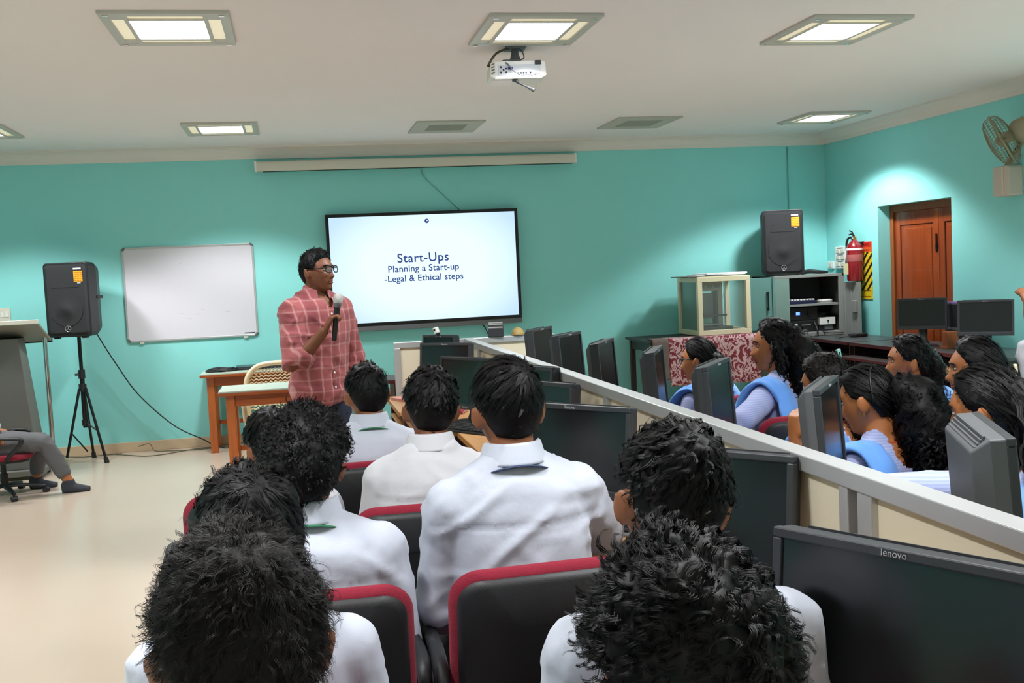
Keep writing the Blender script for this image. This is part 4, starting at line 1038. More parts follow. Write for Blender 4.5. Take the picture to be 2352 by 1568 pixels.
obj('body', MB().box(-.15, .18, -.17, .16, 0, .12), M_BLACK, t, bevel=.004); obj('silver_line', MB().box(0, .1, -.173, -.17, .07, .078), M_ALU, t); obj('knob', MB().cyl((-.08, -.17, .06), (-.08, -.185, .06), .018, n=18), M_BLACKM, t)
t = kit('white_box', 'white control box on the lower cabinet shelf', 'device', (.635, .22, .85))
obj('body', MB().box(-.09, .085, -.15, .12, 0, .075), M_WHITE, t, bevel=.005); obj('knob', MB().cyl((0, -.15, .04), (0, -.16, .04), .009, n=12), M_BLACK, t)
t = kit('black_box', 'black unit beneath the white control box in the steel cabinet', 'device', (.635, .22, .785))
obj('body', MB().box(-.09, .085, -.13, .12, 0, .064), M_BLACK, t, bevel=.004); obj('label_plate', MB().box(-.03, .06, -.1325, -.13, .015, .05), M_GREY, t)
ck = MB()
for k in range(4):
    a = np.linspace(0, 2*PI, 24); ck.tube(np.stack([.06*np.cos(a)+.008*k, .05*np.sin(a), .01+.012*k+.004*np.sin(2*a+k)], 1), .005, 6)
o = tag(obj('coiled_cable', ck, M_DGREY, smooth=True), 'coil of dark cable on the white control box in the cabinet', 'cable'); o.location = (KX0+.62, KY0+.2, .925)
tag(obj('hanging_cable', MB().tube([(KX0+.47, KY0+.06, .90), (KX0+.47, KY0-.02, .80), (KX0+.47, KY0-.03, .70), (KX0+.48, KY0-.035, .64)], .007, 6, smooth=5).tube([(KX0+.5, KY0+.03, .80), (KX0+.6, KY0-.03, .77), (KX0+.74, KY0-.05, .765)], .005, 6, smooth=5), M_BLACK, smooth=True), 'black cables hanging out of the steel cabinet', 'cable')
o = tag(obj('black_cable_bundle', MB().tube([(-.10, 0, .02), (0, .02, .03), (.1, -.01, .02), (.2, .02, .015), (.16, .06, .02), (.02, .05, .03)], [.02, .024, .02, .012, .016, .02], 8, smooth=5), M_BLACK, smooth=True), 'bundle of black cable on the cabinet beside the loudspeaker', 'cable'); o.location = (5.27, 10.28, 1.378)

# ------------------------------------------------------------------ desks along the right wall
def wall_desk(y0, y1, label):
    t = thing('wall_desk', label, 'desk', (5.02, (y0+y1)/2, 0), 0, 'desks along the right wall'); L = (y1-y0)/2
    obj('top', MB().box(0, .62, -L, L, .725, .75), mat('dark_slate_top', '3a3f40', .35), t, bevel=.003)
    obj('edge_band', MB().box(-.005, -.0005, -L, L, .723, .752), M_MAROON, t)
    for y in (-L+.01, L-.03): obj('side_panel', MB().box(.03, .60, y, y+.02, 0, .724), M_DBROWN, t)
    obj('back_panel', MB().box(.58, .60, -L+.03, L-.03, .2, .724), M_DBROWN, t)
    obj('tray', MB().box(-.16, .30, -L+.06, L-.06, .62, .638), M_TAN if y0 < 8 else M_DBROWN, t, bevel=.003); obj('tray_edge', MB().box(-.166, -.161, -L+.06, L-.06, .618, .64), M_MAROON if y0 > 8 else M_TAN, t)
    return t
wall_desk(9.10, 10.02, 'dark desk along the right wall beside the steel cabinet')
wall_desk(8.05, 9.06, 'dark desk with maroon edge in front of the wooden door')
wall_desk(6.95, 8.01, 'dark desk with tan tray along the right wall under the fan')
monitor('widescreen dark monitor on the desk in front of the wooden door', 5.26, 8.27, 1.163, -42, .41, .27, .03, mat('grey_dark_screen', '1c1f1f', .3), desk=.75, group='wall desk monitors', tilt=3)
monitor('widescreen dark monitor on the desk against the bare turquoise wall', 5.27, 7.42, 1.163, -44, .41, .28, .03, mat('grey_dark_screen', '1c1f1f', .3), desk=.75, group='wall desk monitors', tilt=3)
t = thing('computer_tower', 'black computer tower standing behind the monitor by the door', 'computer', (5.52, 8.06, .75), R(-10))
obj('case', MB().box(-.09, .09, -.16, .16, 0, .36), M_BLACK, t, bevel=.006); obj('front_strip', MB().box(-.094, -.09, -.1, .1, .05, .09).box(-.094, -.09, -.1, .1, .14, .16), M_GREY, t)
obj('purple_top', MB().box(-.085, .085, -.15, .15, .36, .372), mat('purple_cover', '6a4a86', .6), t)
t = thing('black_adapter', 'small black adapter with cord on the dark desk by the cabinet', 'adapter', (5.42, 9.62, .75), R(20))
obj('brick', MB().box(-.09, .09, -.05, .05, 0, .035), M_BLACK, t, bevel=.01); obj('cord', MB().tube([(-.09, 0, .015), (-.16, .05, .008), (-.24, .02, .006)], .005, 6, smooth=5), M_BLACK, t, smooth=True)
t = thing('wooden_stand', 'small reddish wooden stand next to the monitor by the door', 'stand', (5.30, 7.93, .75))
obj('block', MB().box(-.05, .05, -.04, .04, 0, .14), M_DOORF, t, bevel=.004); obj('foot', MB().box(-.06, .06, -.05, .05, 0, .015), M_DOORF, t, bevel=.002)

# ------------------------------------------------------------------ office chair prototype
M_CHB = mat('chair_black_shell', '17181b', .5, bump=.08, bscale=250)
def bent_plate(w_, h_, r_, y0, y1, zc, bend, tilt, nseg=7):
    """rounded-rectangle cushion, curved around the sitter; built from inset rings"""
    out = rrect(w_, h_, r_, nseg); n = len(out); V = []; F = []
    rings = [(.93, y0), (.985, y0+.25*(y1-y0)), (1, y0+.5*(y1-y0)), (.985, y0+.8*(y1-y0)), (.93, y1)]
    for s_, y in rings:
        for a, b in out: V.append((a*s_, y, b*s_))
    for s_, y in ((.5, y0), (.5, y1)):
        for a, b in out: V.append((a*s_, y, b*s_))
    for k in range(4):
        for i in range(n): F.append((k*n+i, k*n+(i+1) % n, (k+1)*n+(i+1) % n, (k+1)*n+i))
    for ring, inner in ((0, 5), (4, 6)):
        for i in range(n): F.append((ring*n+i, ring*n+(i+1) % n, inner*n+(i+1) % n, inner*n+i))
        F.append(tuple(inner*n+i for i in range(n)))
    V = np.array(V); V[:, 1] += bend*(V[:, 0]/(w_/2))**2
    V = V @ rx(R(tilt)).T; V[:, 2] += zc
    return V, F
def chair_proto():
    t = thing('office_chair', 'x', 'chair')
    V, F = bent_plate(.455, .46, .08, -.255, -.215, .69, .05, 7); V[:, 1] += .02
    obj('back_cushion', MB().add(V, F), M_RED, t, smooth='auto')
    V, F = bent_plate(.425, .43, .065, -.282, -.25, .69, .05, 7); V[:, 1] += .02
    obj('back_shell', MB().add(V, F), M_CHB, t, smooth='auto')
    s = MB(); out = rrect(.49, .46, .12, 6); n = len(out); V = []; F = []
    for sc, z in ((.90, .415), (1.0, .43), (1.0, .455), (.95, .475), (.6, .482)):
        V += [(a*sc, b*sc, z) for a, b in out]
    F = [tuple(range(n))]+[(k*n+i, k*n+(i+1) % n, (k+1)*n+(i+1) % n, (k+1)*n+i) for k in range(4) for i in range(n)]+[tuple(4*n+i for i in range(n))]
    obj('seat', s.add(V, F), M_RED, t, smooth='auto')
    obj('seat_pan', MB().prism(rrect(.44, .41, .1, 5), .39, .416, 'xy'), M_CHB, t, bevel=.004)
    obj('back_bar', MB().tube(spline([(0, -.05, .395), (0, -.22, .40), (0, -.275, .46), (0, -.262, .60)], 5), .022, 8), M_BLACKM, t, smooth=True)
    for sx in (-1, 1):
        obj('armrest', MB().tube(spline([(sx*.22, -.17, .41), (sx*.275, -.19, .48), (sx*.285, -.17, .62), (sx*.285, -.10, .665), (sx*.285, .12, .66), (sx*.285, .17, .62), (sx*.27, .08, .48), (sx*.22, .05, .41)], 5), .019, 8), M_CHB, t, smooth=True)
    obj('gas_column', MB().cyl((0, 0, .10), (0, 0, .24), .03).cyl((0, 0, .24), (0, 0, .395), .02), M_BLACKM, t, smooth='auto')
    for k in range(5):
        a = R(90+72*k); c, s_ = math.cos(a), math.sin(a)
        obj('base_arm', MB().loft([(0, 0, .115), (c*.14, s_*.14, .105), (c*.29, s_*.29, .075)], [.03, .024, .018], [.022, .018, .014], xdir=(-s_, c, 0), n=10), M_CHB, t, smooth='auto')
        q = obj('castor', MB().cyl((c*.295-s_*.022, s_*.295+c*.022, .028), (c*.295+s_*.022, s_*.295-c*.022, .028), .028, n=14), M_CHB, t, smooth='auto')
        obj('castor_pin', MB().cyl((c*.29, s_*.29, .04), (c*.29, s_*.29, .08), .009, n=8), M_BLACKM, q)
    return t
chair0 = chair_proto(); chair_used = False
def place_chair(x, y, yaw, label, group, zs=1.0):
    global chair_used
    if not chair_used:
        o = chair0; chair_used = True
    else: o = dup(chair0)
    o.location = (x, y, 0); o.rotation_euler = (0, 0, yaw); o.scale = (1, 1, zs); o['label'] = label; o['group'] = group
    return o
# ------------------------------------------------------------------ people
def sph_dirs(n=64, k=44):
    V = [(0, 0, -1)]; F = []
    for i in range(1, k):
        p = PI*i/k
        V += [(math.sin(p)*math.cos(2*PI*j/n), math.sin(p)*math.sin(2*PI*j/n), -math.cos(p)) for j in range(n)]
    V.append((0, 0, 1))
    for j in range(n): F.append((0, 1+(j+1) % n, 1+j))
    for i in range(k-2):
        for j in range(n): F.append((1+i*n+j, 1+i*n+(j+1) % n, 1+(i+1)*n+(j+1) % n, 1+(i+1)*n+j))
    T = len(V)-1
    for j in range(n): F.append((T, 1+(k-2)*n+j, 1+(k-2)*n+(j+1) % n))
    return np.array(V), F
HD_DIRS, HD_F = sph_dirs()
HEAD_H = .118
def g(x, c, s): return np.exp(-((x-c)/s)**2)
def headpos(d, face=True):
    """surface point of a head (centre at origin, face towards +Y) for unit directions d"""
    p = d*np.array([.076, .097, HEAD_H]); x, y, z = d[:, 0], d[:, 1], d[:, 2]
    tl = np.clip(-z, 0, 1)
    p[:, 0] *= 1-.26*tl**1.6
    p[:, 1] = np.where(y > 0, p[:, 1]*(1+.02*tl), p[:, 1]*(1-.30*tl**1.4))
    p[:, 0] *= 1+.05*g(z, .25, .4)
    if face:
        fr = np.clip((y-.25)/.5, 0, 1); fr = fr*fr*(3-2*fr)
        px, pz = p[:, 0], p[:, 2]; ax = np.abs(px); dy = 0
        ellm = .097*np.sqrt(np.clip(1-(pz/HEAD_H)**2, 0, 1))
        prof = np.interp(pz, [-.118, -.112, -.100, -.080, -.060, -.030, .012, .036, .060, .090, .118], [.03, .066, .084, .088, .092, .094, .092, .0965, .0875, .0640, 0])
        wide = (prof-ellm)*g(px, 0, .046)*np.clip(y/.3, 0, 1)
        dy = dy+.025*g(px, 0, .0125)*g(pz, -.030, .0135)+.012*g(px, 0, .0105)*g(pz, -.008, .02)
        dy = dy+.007*g(ax, .0125, .008)*g(pz, -.034, .010)
        dy = dy-.012*g(ax, .031, .016)*g(pz, .011, .012)
        dy = dy+.005*g(pz, .034, .010)*g(px, 0, .05)
        dy = dy+.008*g(px, 0, .022)*g(pz, -.056, .0065)+.007*g(px, 0, .019)*g(pz, -.069, .007)-.003*g(pz, -.0625, .003)*g(px, 0, .022)
        dy = dy+.007*g(px, 0, .022)*g(pz, -.098, .014)
        dy = dy+.004*g(ax, .045, .018)*g(pz, -.018, .018)
        p[:, 1] += wide
        p[:, 1] += fr*dy
    return p
_TH = np.radians([0, 25, 45, 62, 74, 84, 95, 106, 116, 130, 180])
LINES = {'m': np.array([.66, .64, .56, .42, .05, .12, .16, .05, -.30, -.55, -.66]),
         'f': np.array([.70, .66, .55, .38, .16, .08, .05, -.05, -.3, -.6, -.7])}
def hair_edge(d, kind):
    th = np.abs(np.arctan2(d[:, 0], d[:, 1])); return d[:, 2]-np.interp(th, _TH, LINES[kind])
def ribbons(P, T, side, width):
    """P (N,S,3) strand points -> one ribbon per strand"""
    N, S, _ = P.shape
    tp = np.linspace(1, .25, S)[None, :, None]*width
    A = P-side*tp; B = P+side*tp
    V = np.stack([A, B], 2).reshape(-1, 3)
    base = np.arange(N)[:, None]*(2*S)+np.arange(S-1)[None]*2
    F = np.stack([base, base+1, base+3, base+2], -1).reshape(-1, 4)
    return V, F
def grow(root, dirn, nrm, length, segs, width, curl=0.0, wl=.03, grav=.1, jit=.25, keep=None, rs=None, lock=1, lr=.003):
    """strands in locks: each root grows one centre path, 'lock' strands follow it side by side"""
    rs = rs or np.random.default_rng(1)
    N = len(root); P = np.zeros((N, segs+1, 3)); p = root.copy(); t = unit(dirn+jit*rs.normal(size=(N, 3)))
    P[:, 0] = p; T = np.zeros_like(P); T[:, 0] = t
    ph = rs.uniform(0, 2*PI, N)
    step = (length/segs)[:, None]
    for s in range(1, segs+1):
        t = unit(t+np.array([0, 0, -grav])+jit*.35*rs.normal(size=(N, 3)))
        p2 = p+t*step
        if keep is not None:
            p2 = keep(p2, s/segs); t = unit(.5*t+unit(p2-p))
        p = p2
        P[:, s] = p; T[:, s] = t
    b1 = unit(np.cross(T, nrm[:, None, :]+1e-3)); b2 = unit(np.cross(T, b1))
    if curl:
        arc = np.arange(segs+1)[None]*step*2*PI/wl+ph[:, None]; ramp = np.minimum(1, np.arange(segs+1)/1.5)[None]
        P = P+curl*ramp[..., None]*(np.cos(arc)[..., None]*b1+np.sin(arc)[..., None]*b2)
    if lock > 1:
        o1 = rs.normal(size=(N, lock, 1, 1))*lr; o2 = rs.normal(size=(N, lock, 1, 1))*lr*.6
        tp = np.linspace(1.0, .35, segs+1)[None, None, :, None]
        P = (P[:, None]+(o1*b1[:, None]+o2*b2[:, None])*tp+rs.normal(size=(N, lock, segs+1, 3))*lr*.12).reshape(N*lock, segs+1, 3)
        b1 = np.repeat(b1, lock, 0); T = np.repeat(T, lock, 0)
    return ribbons(P, T, b1, width)

def make_hair(style, rs):
    """head-local hair mesh: a cap that follows the skull, plus strands, plus any long mass"""
    kind = style.get('line', 'm'); d = HD_DIRS; e = hair_edge(d, kind)
    top = np.clip(d[:, 2]*.9+.35, 0, 1); edge = np.clip(e/.16, 0, 1)
    th = style['side']+(style['top']-style['side'])*top**1.3
    front = style.get('front', 0)*np.clip(d[:, 1], 0, 1)*np.clip(d[:, 2], 0, 1)*2
    back = style.get('back', 0)*np.clip(-d[:, 1], 0, 1)*np.clip(1-abs(d[:, 2]-.1)*1.4, 0, 1)
    P0 = headpos(d, False)
    nz = style.get('lump', .004)*(vnoise(P0, style.get('lf', 38), style.get('seed', 1))+.6*vnoise(P0, style.get('lf', 38)*2.3, style.get('seed', 1)+3))
    th = (th+front+back+nz*(np.clip((top-.3)*2, .05, 1) if style.get('fade') else np.clip(top*1.5, .25, 1)))*edge-.004*(1-edge)
    V = P0+d*th[:, None]
    F = [f for f in HD_F if max(e[i] for i in f) > -.03]
    mb = MB(); mb.add(V, F)
    # strands over the cap
    lk = style.get('lock', 8); N = style['n']//lk; idx = np.where(e > .02)[0]
    w_ = (np.sqrt(1-d[idx, 2]**2)+.05)*np.clip(.35+top[idx], .3, 1.2)*(np.clip((top[idx]-.25)*2, .12, 1) if style.get('fade') else 1); pick = rs.choice(idx, N, p=w_/w_.sum())
    dd = unit(d[pick]+rs.normal(size=(N, 3))*.05)
    pos = V[pick]+rs.normal(size=(N, 3))*.003
    crown = unit(np.array(style.get('crown', (0.1, -.45, .9)))); tang = unit(dd*np.sum(dd*crown, 1, keepdims=True)-crown)
    flow = np.array(style.get('flow', (0, 0, 0)))
    out = style.get('out', .35)
    dr = unit(tang+flow*np.clip(top[pick], 0, 1)[:, None]+dd*out)
    ss = style.get('sl', .22); ln = style['len']*(ss+(1-ss)*np.clip((top[pick]-.2)*1.5, 0, 1))*rs.uniform(.6, 1.2, N)*np.clip(e[pick]*2.4, .10, 1)
    sc = np.array([.079, .100, .121])
    r0 = np.linalg.norm(pos/sc, axis=1, keepdims=True); lift = np.abs(rs.normal(size=(N, 1)))*style.get('lift', .03); fly = rs.uniform(size=(N, 1)) < style.get('fly', .04); lift = np.where(fly, lift+style.get('flyh', .12), lift)
    drop = style.get('tuck', .02)
    def keep(p, u):
        r = np.linalg.norm(p/sc, axis=1, keepdims=True); return p*((r0+lift*u-drop*u*u)/np.maximum(r, 1e-6))
    V2, F2 = grow(pos, dr, dd, ln, style.get('segs', 4), style.get('w', .0016), style.get('curl', 0), style.get('wl', .03), style.get('grav', .05), style.get('jit', .3), keep, rs, lk, style.get('lr', .003))
    mb.add(V2, F2)
    for mass in style.get('mass', []):
        pts = spline(mass['pts'], 7); k = len(pts); u = np.linspace(0, 1, len(mass['r']))
        r1 = np.interp(np.linspace(0, 1, k), u, mass['r']); r2 = r1*mass.get('flat', .7)
        lm = MB().loft(pts, r1, r2, (1, 0, 0), 28); Vm = np.concatenate(lm.v); cen = np.repeat(pts, 28, 0); nr = unit(Vm-cen)
        Vm = Vm+nr*(mass.get('lump', .012)*(vnoise(Vm, 26, 5)+.7*vnoise(Vm, 60, 8)))[:, None]
        mb.add(Vm, lm.f)
        lk2 = mass.get('lock', 8); n2 = mass['n']//lk2; j = rs.integers(0, len(Vm), n2); tn = unit(np.gradient(pts, axis=0)); ti = np.repeat(tn, 28, 0)[j]
        root = Vm[j]+rs.normal(size=(n2, 3))*.004-nr[j]*.004
        V3, F3 = grow(root, ti+nr[j]*mass.get('out', .25), nr[j], np.full(n2, mass['len'])*rs.uniform(.5, 1.2, n2), mass.get('segs', 6), mass.get('w', .0018), mass.get('curl', .006), mass.get('wl', .035), .12, .2, None, rs, lk2, mass.get('lr', .0035))
        mb.add(V3, F3)
    me = mb.mesh('hair'); me.polygons.foreach_set('use_smooth', [True]*len(me.polygons)); return me

def hand_shapes(mb, wrist, fdir, palm, side, curl=35, spread=1.0, thumb=30):
    """palm and five fingers; fdir: direction of the fingers, palm: palm normal, side: +1 right hand"""
    f = unit(fdir); pn = unit(np.asarray(palm)-f*np.dot(palm, f)); ac = np.cross(f, pn)*side    # ac points to the thumb side
    w0 = np.asarray(wrist, float)
    mb.loft([w0-f*.02, w0+f*.02, w0+f*.055, w0+f*.088], [.026, .034, .040, .036], [.019, .017, .016, .012], xdir=ac, n=12)
    for k, (off, L) in enumerate(((.029, .070), (.010, .078), (-.010, .073), (-.028, .058))):
        p = w0+f*.082+ac*off; a = R(curl*.6); dr = f; pts = [p-f*.012]
        for s, q in enumerate((.45, .32, .26)):
            dr = unit(f*math.cos(a)+pn*math.sin(a)+ac*off*1.2*spread); pts.append(p); p = p+dr*L*q*1.05; a += R(curl)
        pts.append(p); mb.loft(pts, [.0092, .0095, .009, .0085, .0072], xdir=ac, n=8)
    p = w0+f*.02+ac*.026; dr = unit(f*.65+ac*.75+pn*.25); pts = [p]
    for q in (.035, .034, .028):
        p = p+dr*q; pts.append(p); dr = unit(dr+pn*math.tan(R(thumb))*.5+f*.3)
    mb.loft(pts, [.013, .012, .0105, .008], xdir=pn, n=8)

def person(label, head_top, yaw, lean=6, side=0, head=(0, 0, 0), seated=True, scale=1.0, skin=None, hair=None, hair_mat=None, outfit=None, arms=None, legs=None, voxel=.009, group=None, face=False, hair_h=.02, seed=1, chair=None, build=1.0, ears=True):
    """head_top: world point of the crown incl. hair; yaw: degrees the body turns (0 faces +Y); arms: {'L','R'}: (elbow, wrist, fingers, palm) in body space"""
    rs = np.random.default_rng(seed); S = scale; skin = skin or M_SKIN_M
    hy, hp, hr = [R(a) for a in head]
    ztop = head_top[2]
    pz = (.555 if seated else .93*S)
    td = unit(np.array([math.sin(R(side)), math.sin(R(lean)), math.cos(R(lean))]))
    headoff = (.135+HEAD_H)*S+hair_h
    L = (ztop-headoff-pz)/td[2]
    L = min(max(L, .38*S), .56*S); pz = ztop-headoff-L*td[2]
    pel = np.array([0, 0, pz]); nb = pel+td*L
    hd = unit(np.array([td[0]*.6, td[1]*.6+.18, 1.0])); hc = nb+hd*.135*S
    H = rz(hy) @ rx(hp) @ ry(hr)
    Ry = rz(R(yaw)); top = hc+np.array([0, 0, HEAD_H*S+hair_h])
    root = np.array(head_top)-Ry @ np.array([top[0], top[1], 0]); root[2] = 0
    T = thing('person', label, 'person', tuple(root), R(yaw), group)
    xd = np.array([1.0, 0, 0]); sp = lambda a: pel+td*L*a
    B = build*S
    # --- shapes shared by body and clothes
    def torso(mb, inf=0.0, lo=0.0, hi=1.0, wide=1.0):
        t_ = np.array([-.14, 0, .2, .42, .62, .78, .88, .95, 1.0]); a = np.array([.150, .165, .150, .152, .164, .170, .150, .105, .060])*B*wide; b = np.array([.105, .122, .108, .108, .116, .112, .098, .080, .058])*B
        m_ = (t_ >= lo-1e-6) & (t_ <= hi+1e-6); P = np.array([sp(q) for q in t_[m_]]); P[:, 1] += .012*np.sin(t_[m_]*PI)
        mb.loft(P, a[m_]+inf, b[m_]+inf, xd, 24)
    sh = {s: nb+np.array([q*.165*B, -.005, -.092*S]) for s, q in (('R', 1), ('L', -1))}
    if arms is None: arms = {}
    pose = {}
    Ri = Ry.T
    for s, q in (('R', 1), ('L', -1)):
        if 'W'+s in arms:
            a_ = [np.array(v, float) for v in arms['W'+s]]; el, wr, fd, pm = Ri @ (a_[0]-root), Ri @ (a_[1]-root), Ri @ a_[2], Ri @ a_[3]
        elif s in arms: el, wr, fd, pm = arms[s]
        elif seated: el, wr, fd, pm = sh[s]+np.array([q*.045, .04, -.265]), np.array([q*.13, .27, pz+.10]), (-.2*q, 1, -.1), (0, 0, -1)
        else: el, wr, fd, pm = sh[s]+np.array([q*.05, -.02, -.29]), sh[s]+np.array([q*.07, .04, -.53]), (0, .1, -1), (-q, 0, 0)
        pose[s] = (np.array(el, float), np.array(wr, float), fd, pm)
    def arm(mb, s, inf=0.0, upto=1.0):
        el, wr, _, _ = pose[s]; a = sh[s]
        inn = a+np.array([-.05*(1 if s == 'R' else -1), 0, -.01])
        pts = [inn, a, a*.5+el*.5, el]; r_ = [.058, .058, .050, .043]
        if upto > .5:
            k = (upto-.5)*2; e2 = el+(wr-el)*k; pts += [el*.6+e2*.4, e2]; r_ += [.043, .043-.016*k]
        mb.loft(pts, np.array(r_)*B+inf, xdir=(0, 1, .3), n=14)
        mb.ell(a, np.array([.056, .056, .054])*B+inf, n=12, k=8)
        qq = 1 if s == 'R' else -1
        mb.loft([nb+np.array([qq*.02, -.012, -.015]), nb+np.array([qq*.075*B, -.010, -.045]), a+np.array([-.01*qq, -.004, .004])], np.array([.055, .052, .050])*B+inf*.8, xdir=(0, 1, 0), n=12)
    lg = {}
    for s, q in (('R', 1), ('L', -1)):
        if legs and s in legs: lg[s] = [np.array(p, float) for p in legs[s]]
        elif seated: lg[s] = [np.array([q*.085, .02, pz-.02]), np.array([q*.125, .43, .515]), np.array([q*.12, .36, .10])]
        else: lg[s] = [np.array([q*.09, 0, pz-.02]), np.array([q*.10, .02, .50*S]), np.array([q*.105, -.01, .09])]
    def leg(mb, s, inf=0.0, end=1.0, fat=1.0):
        h, k, a = lg[s]; a2 = k+(a-k)*end
        mb.loft([h, h*.5+k*.5, k, k*.6+a2*.4, a2], np.array([.092, .080, .060, .056, .060-.022*end])*B*fat+inf, xdir=xd, n=14)
    def foot(mb, s, inf=0.0):
        a = lg[s][2]; fwd = np.array([0.05*(1 if s == 'R' else -1), 1, 0])
        if seated and legs: fwd = unit(np.array(legs.get('toe', (0, 1, 0)), float))
        mb.loft([a+np.array([0, 0, .0])-fwd*.055+np.array([0, 0, -.05]), a+np.array([0, 0, -.045]), a+fwd*.08+np.array([0, 0, -.062]), a+fwd*.155+np.array([0, 0, -.072])], np.array([.032, .040, .044, .028])+inf, np.array([.034, .042, .028, .016])+inf, xdir=np.cross(fwd, (0, 0, 1)), n=12)
        mb.loft([a+np.array([0, 0, .02]), a+np.array([0, 0, -.05])], [.040+inf, .040+inf], n=12)
    # --- the body: one continuous skin
    b = MB(); torso(b)
    for s in 'RL':
        arm(b, s); leg(b, s); foot(b, s); el, wr, fd, pm = pose[s]; hand_shapes(b, wr, fd, pm, 1 if s == 'R' else -1, curl=outfit.get('curl'+s, 35), thumb=outfit.get('thumb'+s, 30))
    nk = hc+H @ np.array([0, -.022, -.07])*S
    b.loft([nb+np.array([0, -.01, -.06]), nb+np.array([0, 0, .01]), nk, hc+H @ np.array([0, -.01, -.02])*S], np.array([.075, .060, .056, .05])*B, np.array([.070, .060, .058, .05])*B, xd, 18)
    hv = headpos(HD_DIRS)*S
    b.add(hv @ H.T+hc, HD_F)
    if ears:
        for q in (1, -1):
            E = rz(-q*R(32)) @ ry(q*R(10))
            b.ell(hc+H @ (np.array([q*.089, -.014, -.008])*S), np.array([.009, .022, .034])*S, M=H @ E, n=14, k=10)
            b.ell(hc+H @ (np.array([q*.074, -.002, -.008])*S), np.array([.014, .014, .024])*S, M=H, n=10, k=8)
    body = remesh(b, voxel, 2 if face else 3, 'body', .5)
    obj('body', body, skin, T, fix=False)
    # --- face details
    if face:
        for q in (1, -1):
            e = obj('eye', MB().ell((0, 0, 0), (.0125, .008, .0058), n=14, k=8), M_EYEW, T, smooth=True); p = hc+H @ np.array([q*.031, .0775, .011])*S
            e.location = p; e.rotation_euler = Matrix(H.tolist()).to_euler()
            i_ = obj('iris', MB().ell((0, .0052, 0), (.0064, .0038, .0058), n=12, k=8), M_EYED, e, smooth=True)
            bw = MB(); P = [H @ (np.array([q*x, y, z])*S)+hc for x, y, z in ((.012, .0975, .030), (.024, .0955, .034), (.038, .0885, .034), (.048, .079, .029))]
            bw.loft(spline(P, 4), [.003]*4+[.0045]*5+[.003]*4, [.003]*13, n=6); obj('eyebrow', bw, M_HAIR, T, smooth=True)
        lp = MB()
        for z, r_ in ((-.056, .0042), (-.067, .005)):
            P = [H @ (np.array([x, .0945-abs(x)**2*14, z+(.003 if abs(x) > .02 else 0)])*S)+hc for x in (-.023, -.012, 0, .012, .023)]
            lp.loft(spline(P, 3), [.002, .003, r_*.9, r_, r_, r_, r_, r_, r_, r_, r_*.9, .003, .002], n=8)
        obj('lips', lp, M_LIP, T, smooth=True)
    # --- hair
    if hair:
        hm = make_hair(hair, rs); ho = obj('hair', hm, hair_mat or M_HAIR, T, fix=False)
        V = mverts(hm); setverts(hm, (V*S) @ H.T+hc)
    # --- clothes
    def cloth(name, fill, mt, vox, fold=.005, keep=None, seed2=0, seam=True):
        mb = MB(); fill(mb); me = remesh(mb, vox, 3, name); V = mverts(me); N = mnormals(me)
        f = .6*vnoise(V*np.array([1, 1, .6]), 9, seed+seed2)
        for k_, an in enumerate((38, -42, 8)):
            c_, s_ = math.cos(R(an)), math.sin(R(an)); u_ = V[:, 0]*c_+V[:, 2]*s_; v_ = -V[:, 0]*s_+V[:, 2]*c_
            Q = np.stack([u_*.32, V[:, 1]*.7, v_], 1); rd = np.clip(1-3.0*np.abs(vnoise(Q, 17, seed+seed2+k_*5)), -.25, 1)
            f = f+rd*np.clip(.5+1.3*vnoise(V, 6, seed+seed2+k_*7+2), 0, 1)*1.1
        V = V+N*(np.clip(f, -.7, 2)*fold+.3*fold)[:, None]
        if seam:
            zs = nb[2]-.13; V = V-N*(.0035*g(V[:, 2], zs+.02*(vnoise(V, 3, 2)), .0045)*(V[:, 1] < td[1]*.5*L-.02))[:, None]
        setverts(me, V)
        if keep is not None: cut_faces(me, keep(V))
        return obj(name, me, mt, T, fix=False)
    O = outfit
    if O['kind'] in ('shirt', 'plaid'):
        inf = O.get('inf', .017); hem = O.get('hem', 0.0 if seated else -.14)
        def fill(mb):
            torso(mb, inf, lo=hem, hi=.95, wide=1.02)
            mb.ell(nb+np.array([0, -.008, -.055]), np.array([.135, .085, .050])*B+inf*.5, n=16, k=10)
            mb.loft([nb+np.array([0, -.006, -.08]), nb+np.array([0, -.004, -.03]), nb+np.array([0, -.002, .008])], np.array([.12, .095, .072])*B, np.array([.10, .088, .072])*B, xd, 20)
            for s in 'RL': arm(mb, s, inf, O.get('sleeve', .93))
        keep = None
        if O.get('open'):
            c_ = nb+np.array([0, .075, -.02]); keep = lambda V: np.sum(((V-c_)/np.array([.032, .07, .085]))**2, 1) > 1
        sh_o = cloth('shirt', fill, O['mat'], O.get('vox', .011), O.get('fold', .006), keep)
        # collar: a folded band around the neck
        cl = MB(); n = 36; rows = []; op = R(28) if O.get('open') else R(8)
        for k, (r_, z_) in enumerate(((.060, .000), (.061, .038), (.064, .044), (.068, .038), (.078, -.002), (.082, -.008))):
            rr = []
            for j in range(n):
                a = PI/2+op+(2*PI-2*op)*j/(n-1)
                fz = -.035*max(0, math.sin(a))-.02*max(0, math.sin(a))**3*(1 if k >= 4 else 0)
                rr.append(nb+np.array([0, -.004, .004])+np.array([r_*1.10*math.cos(a)*B, r_*(1.0 if k < 4 else 1.08)*math.sin(a)*B+.008, z_+fz+.012]))
            rows.append(rr)
        V = np.array(rows).reshape(-1, 3); F = [(k*n+j, k*n+j+1, (k+1)*n+j+1, (k+1)*n+j) for k in range(5) for j in range(n-1)]
        co = obj('collar', MB().add(V, F), O['mat'], sh_o, smooth=True); sm = co.modifiers.new('thick', 'SOLIDIFY'); sm.thickness = .003; sm.offset = 0
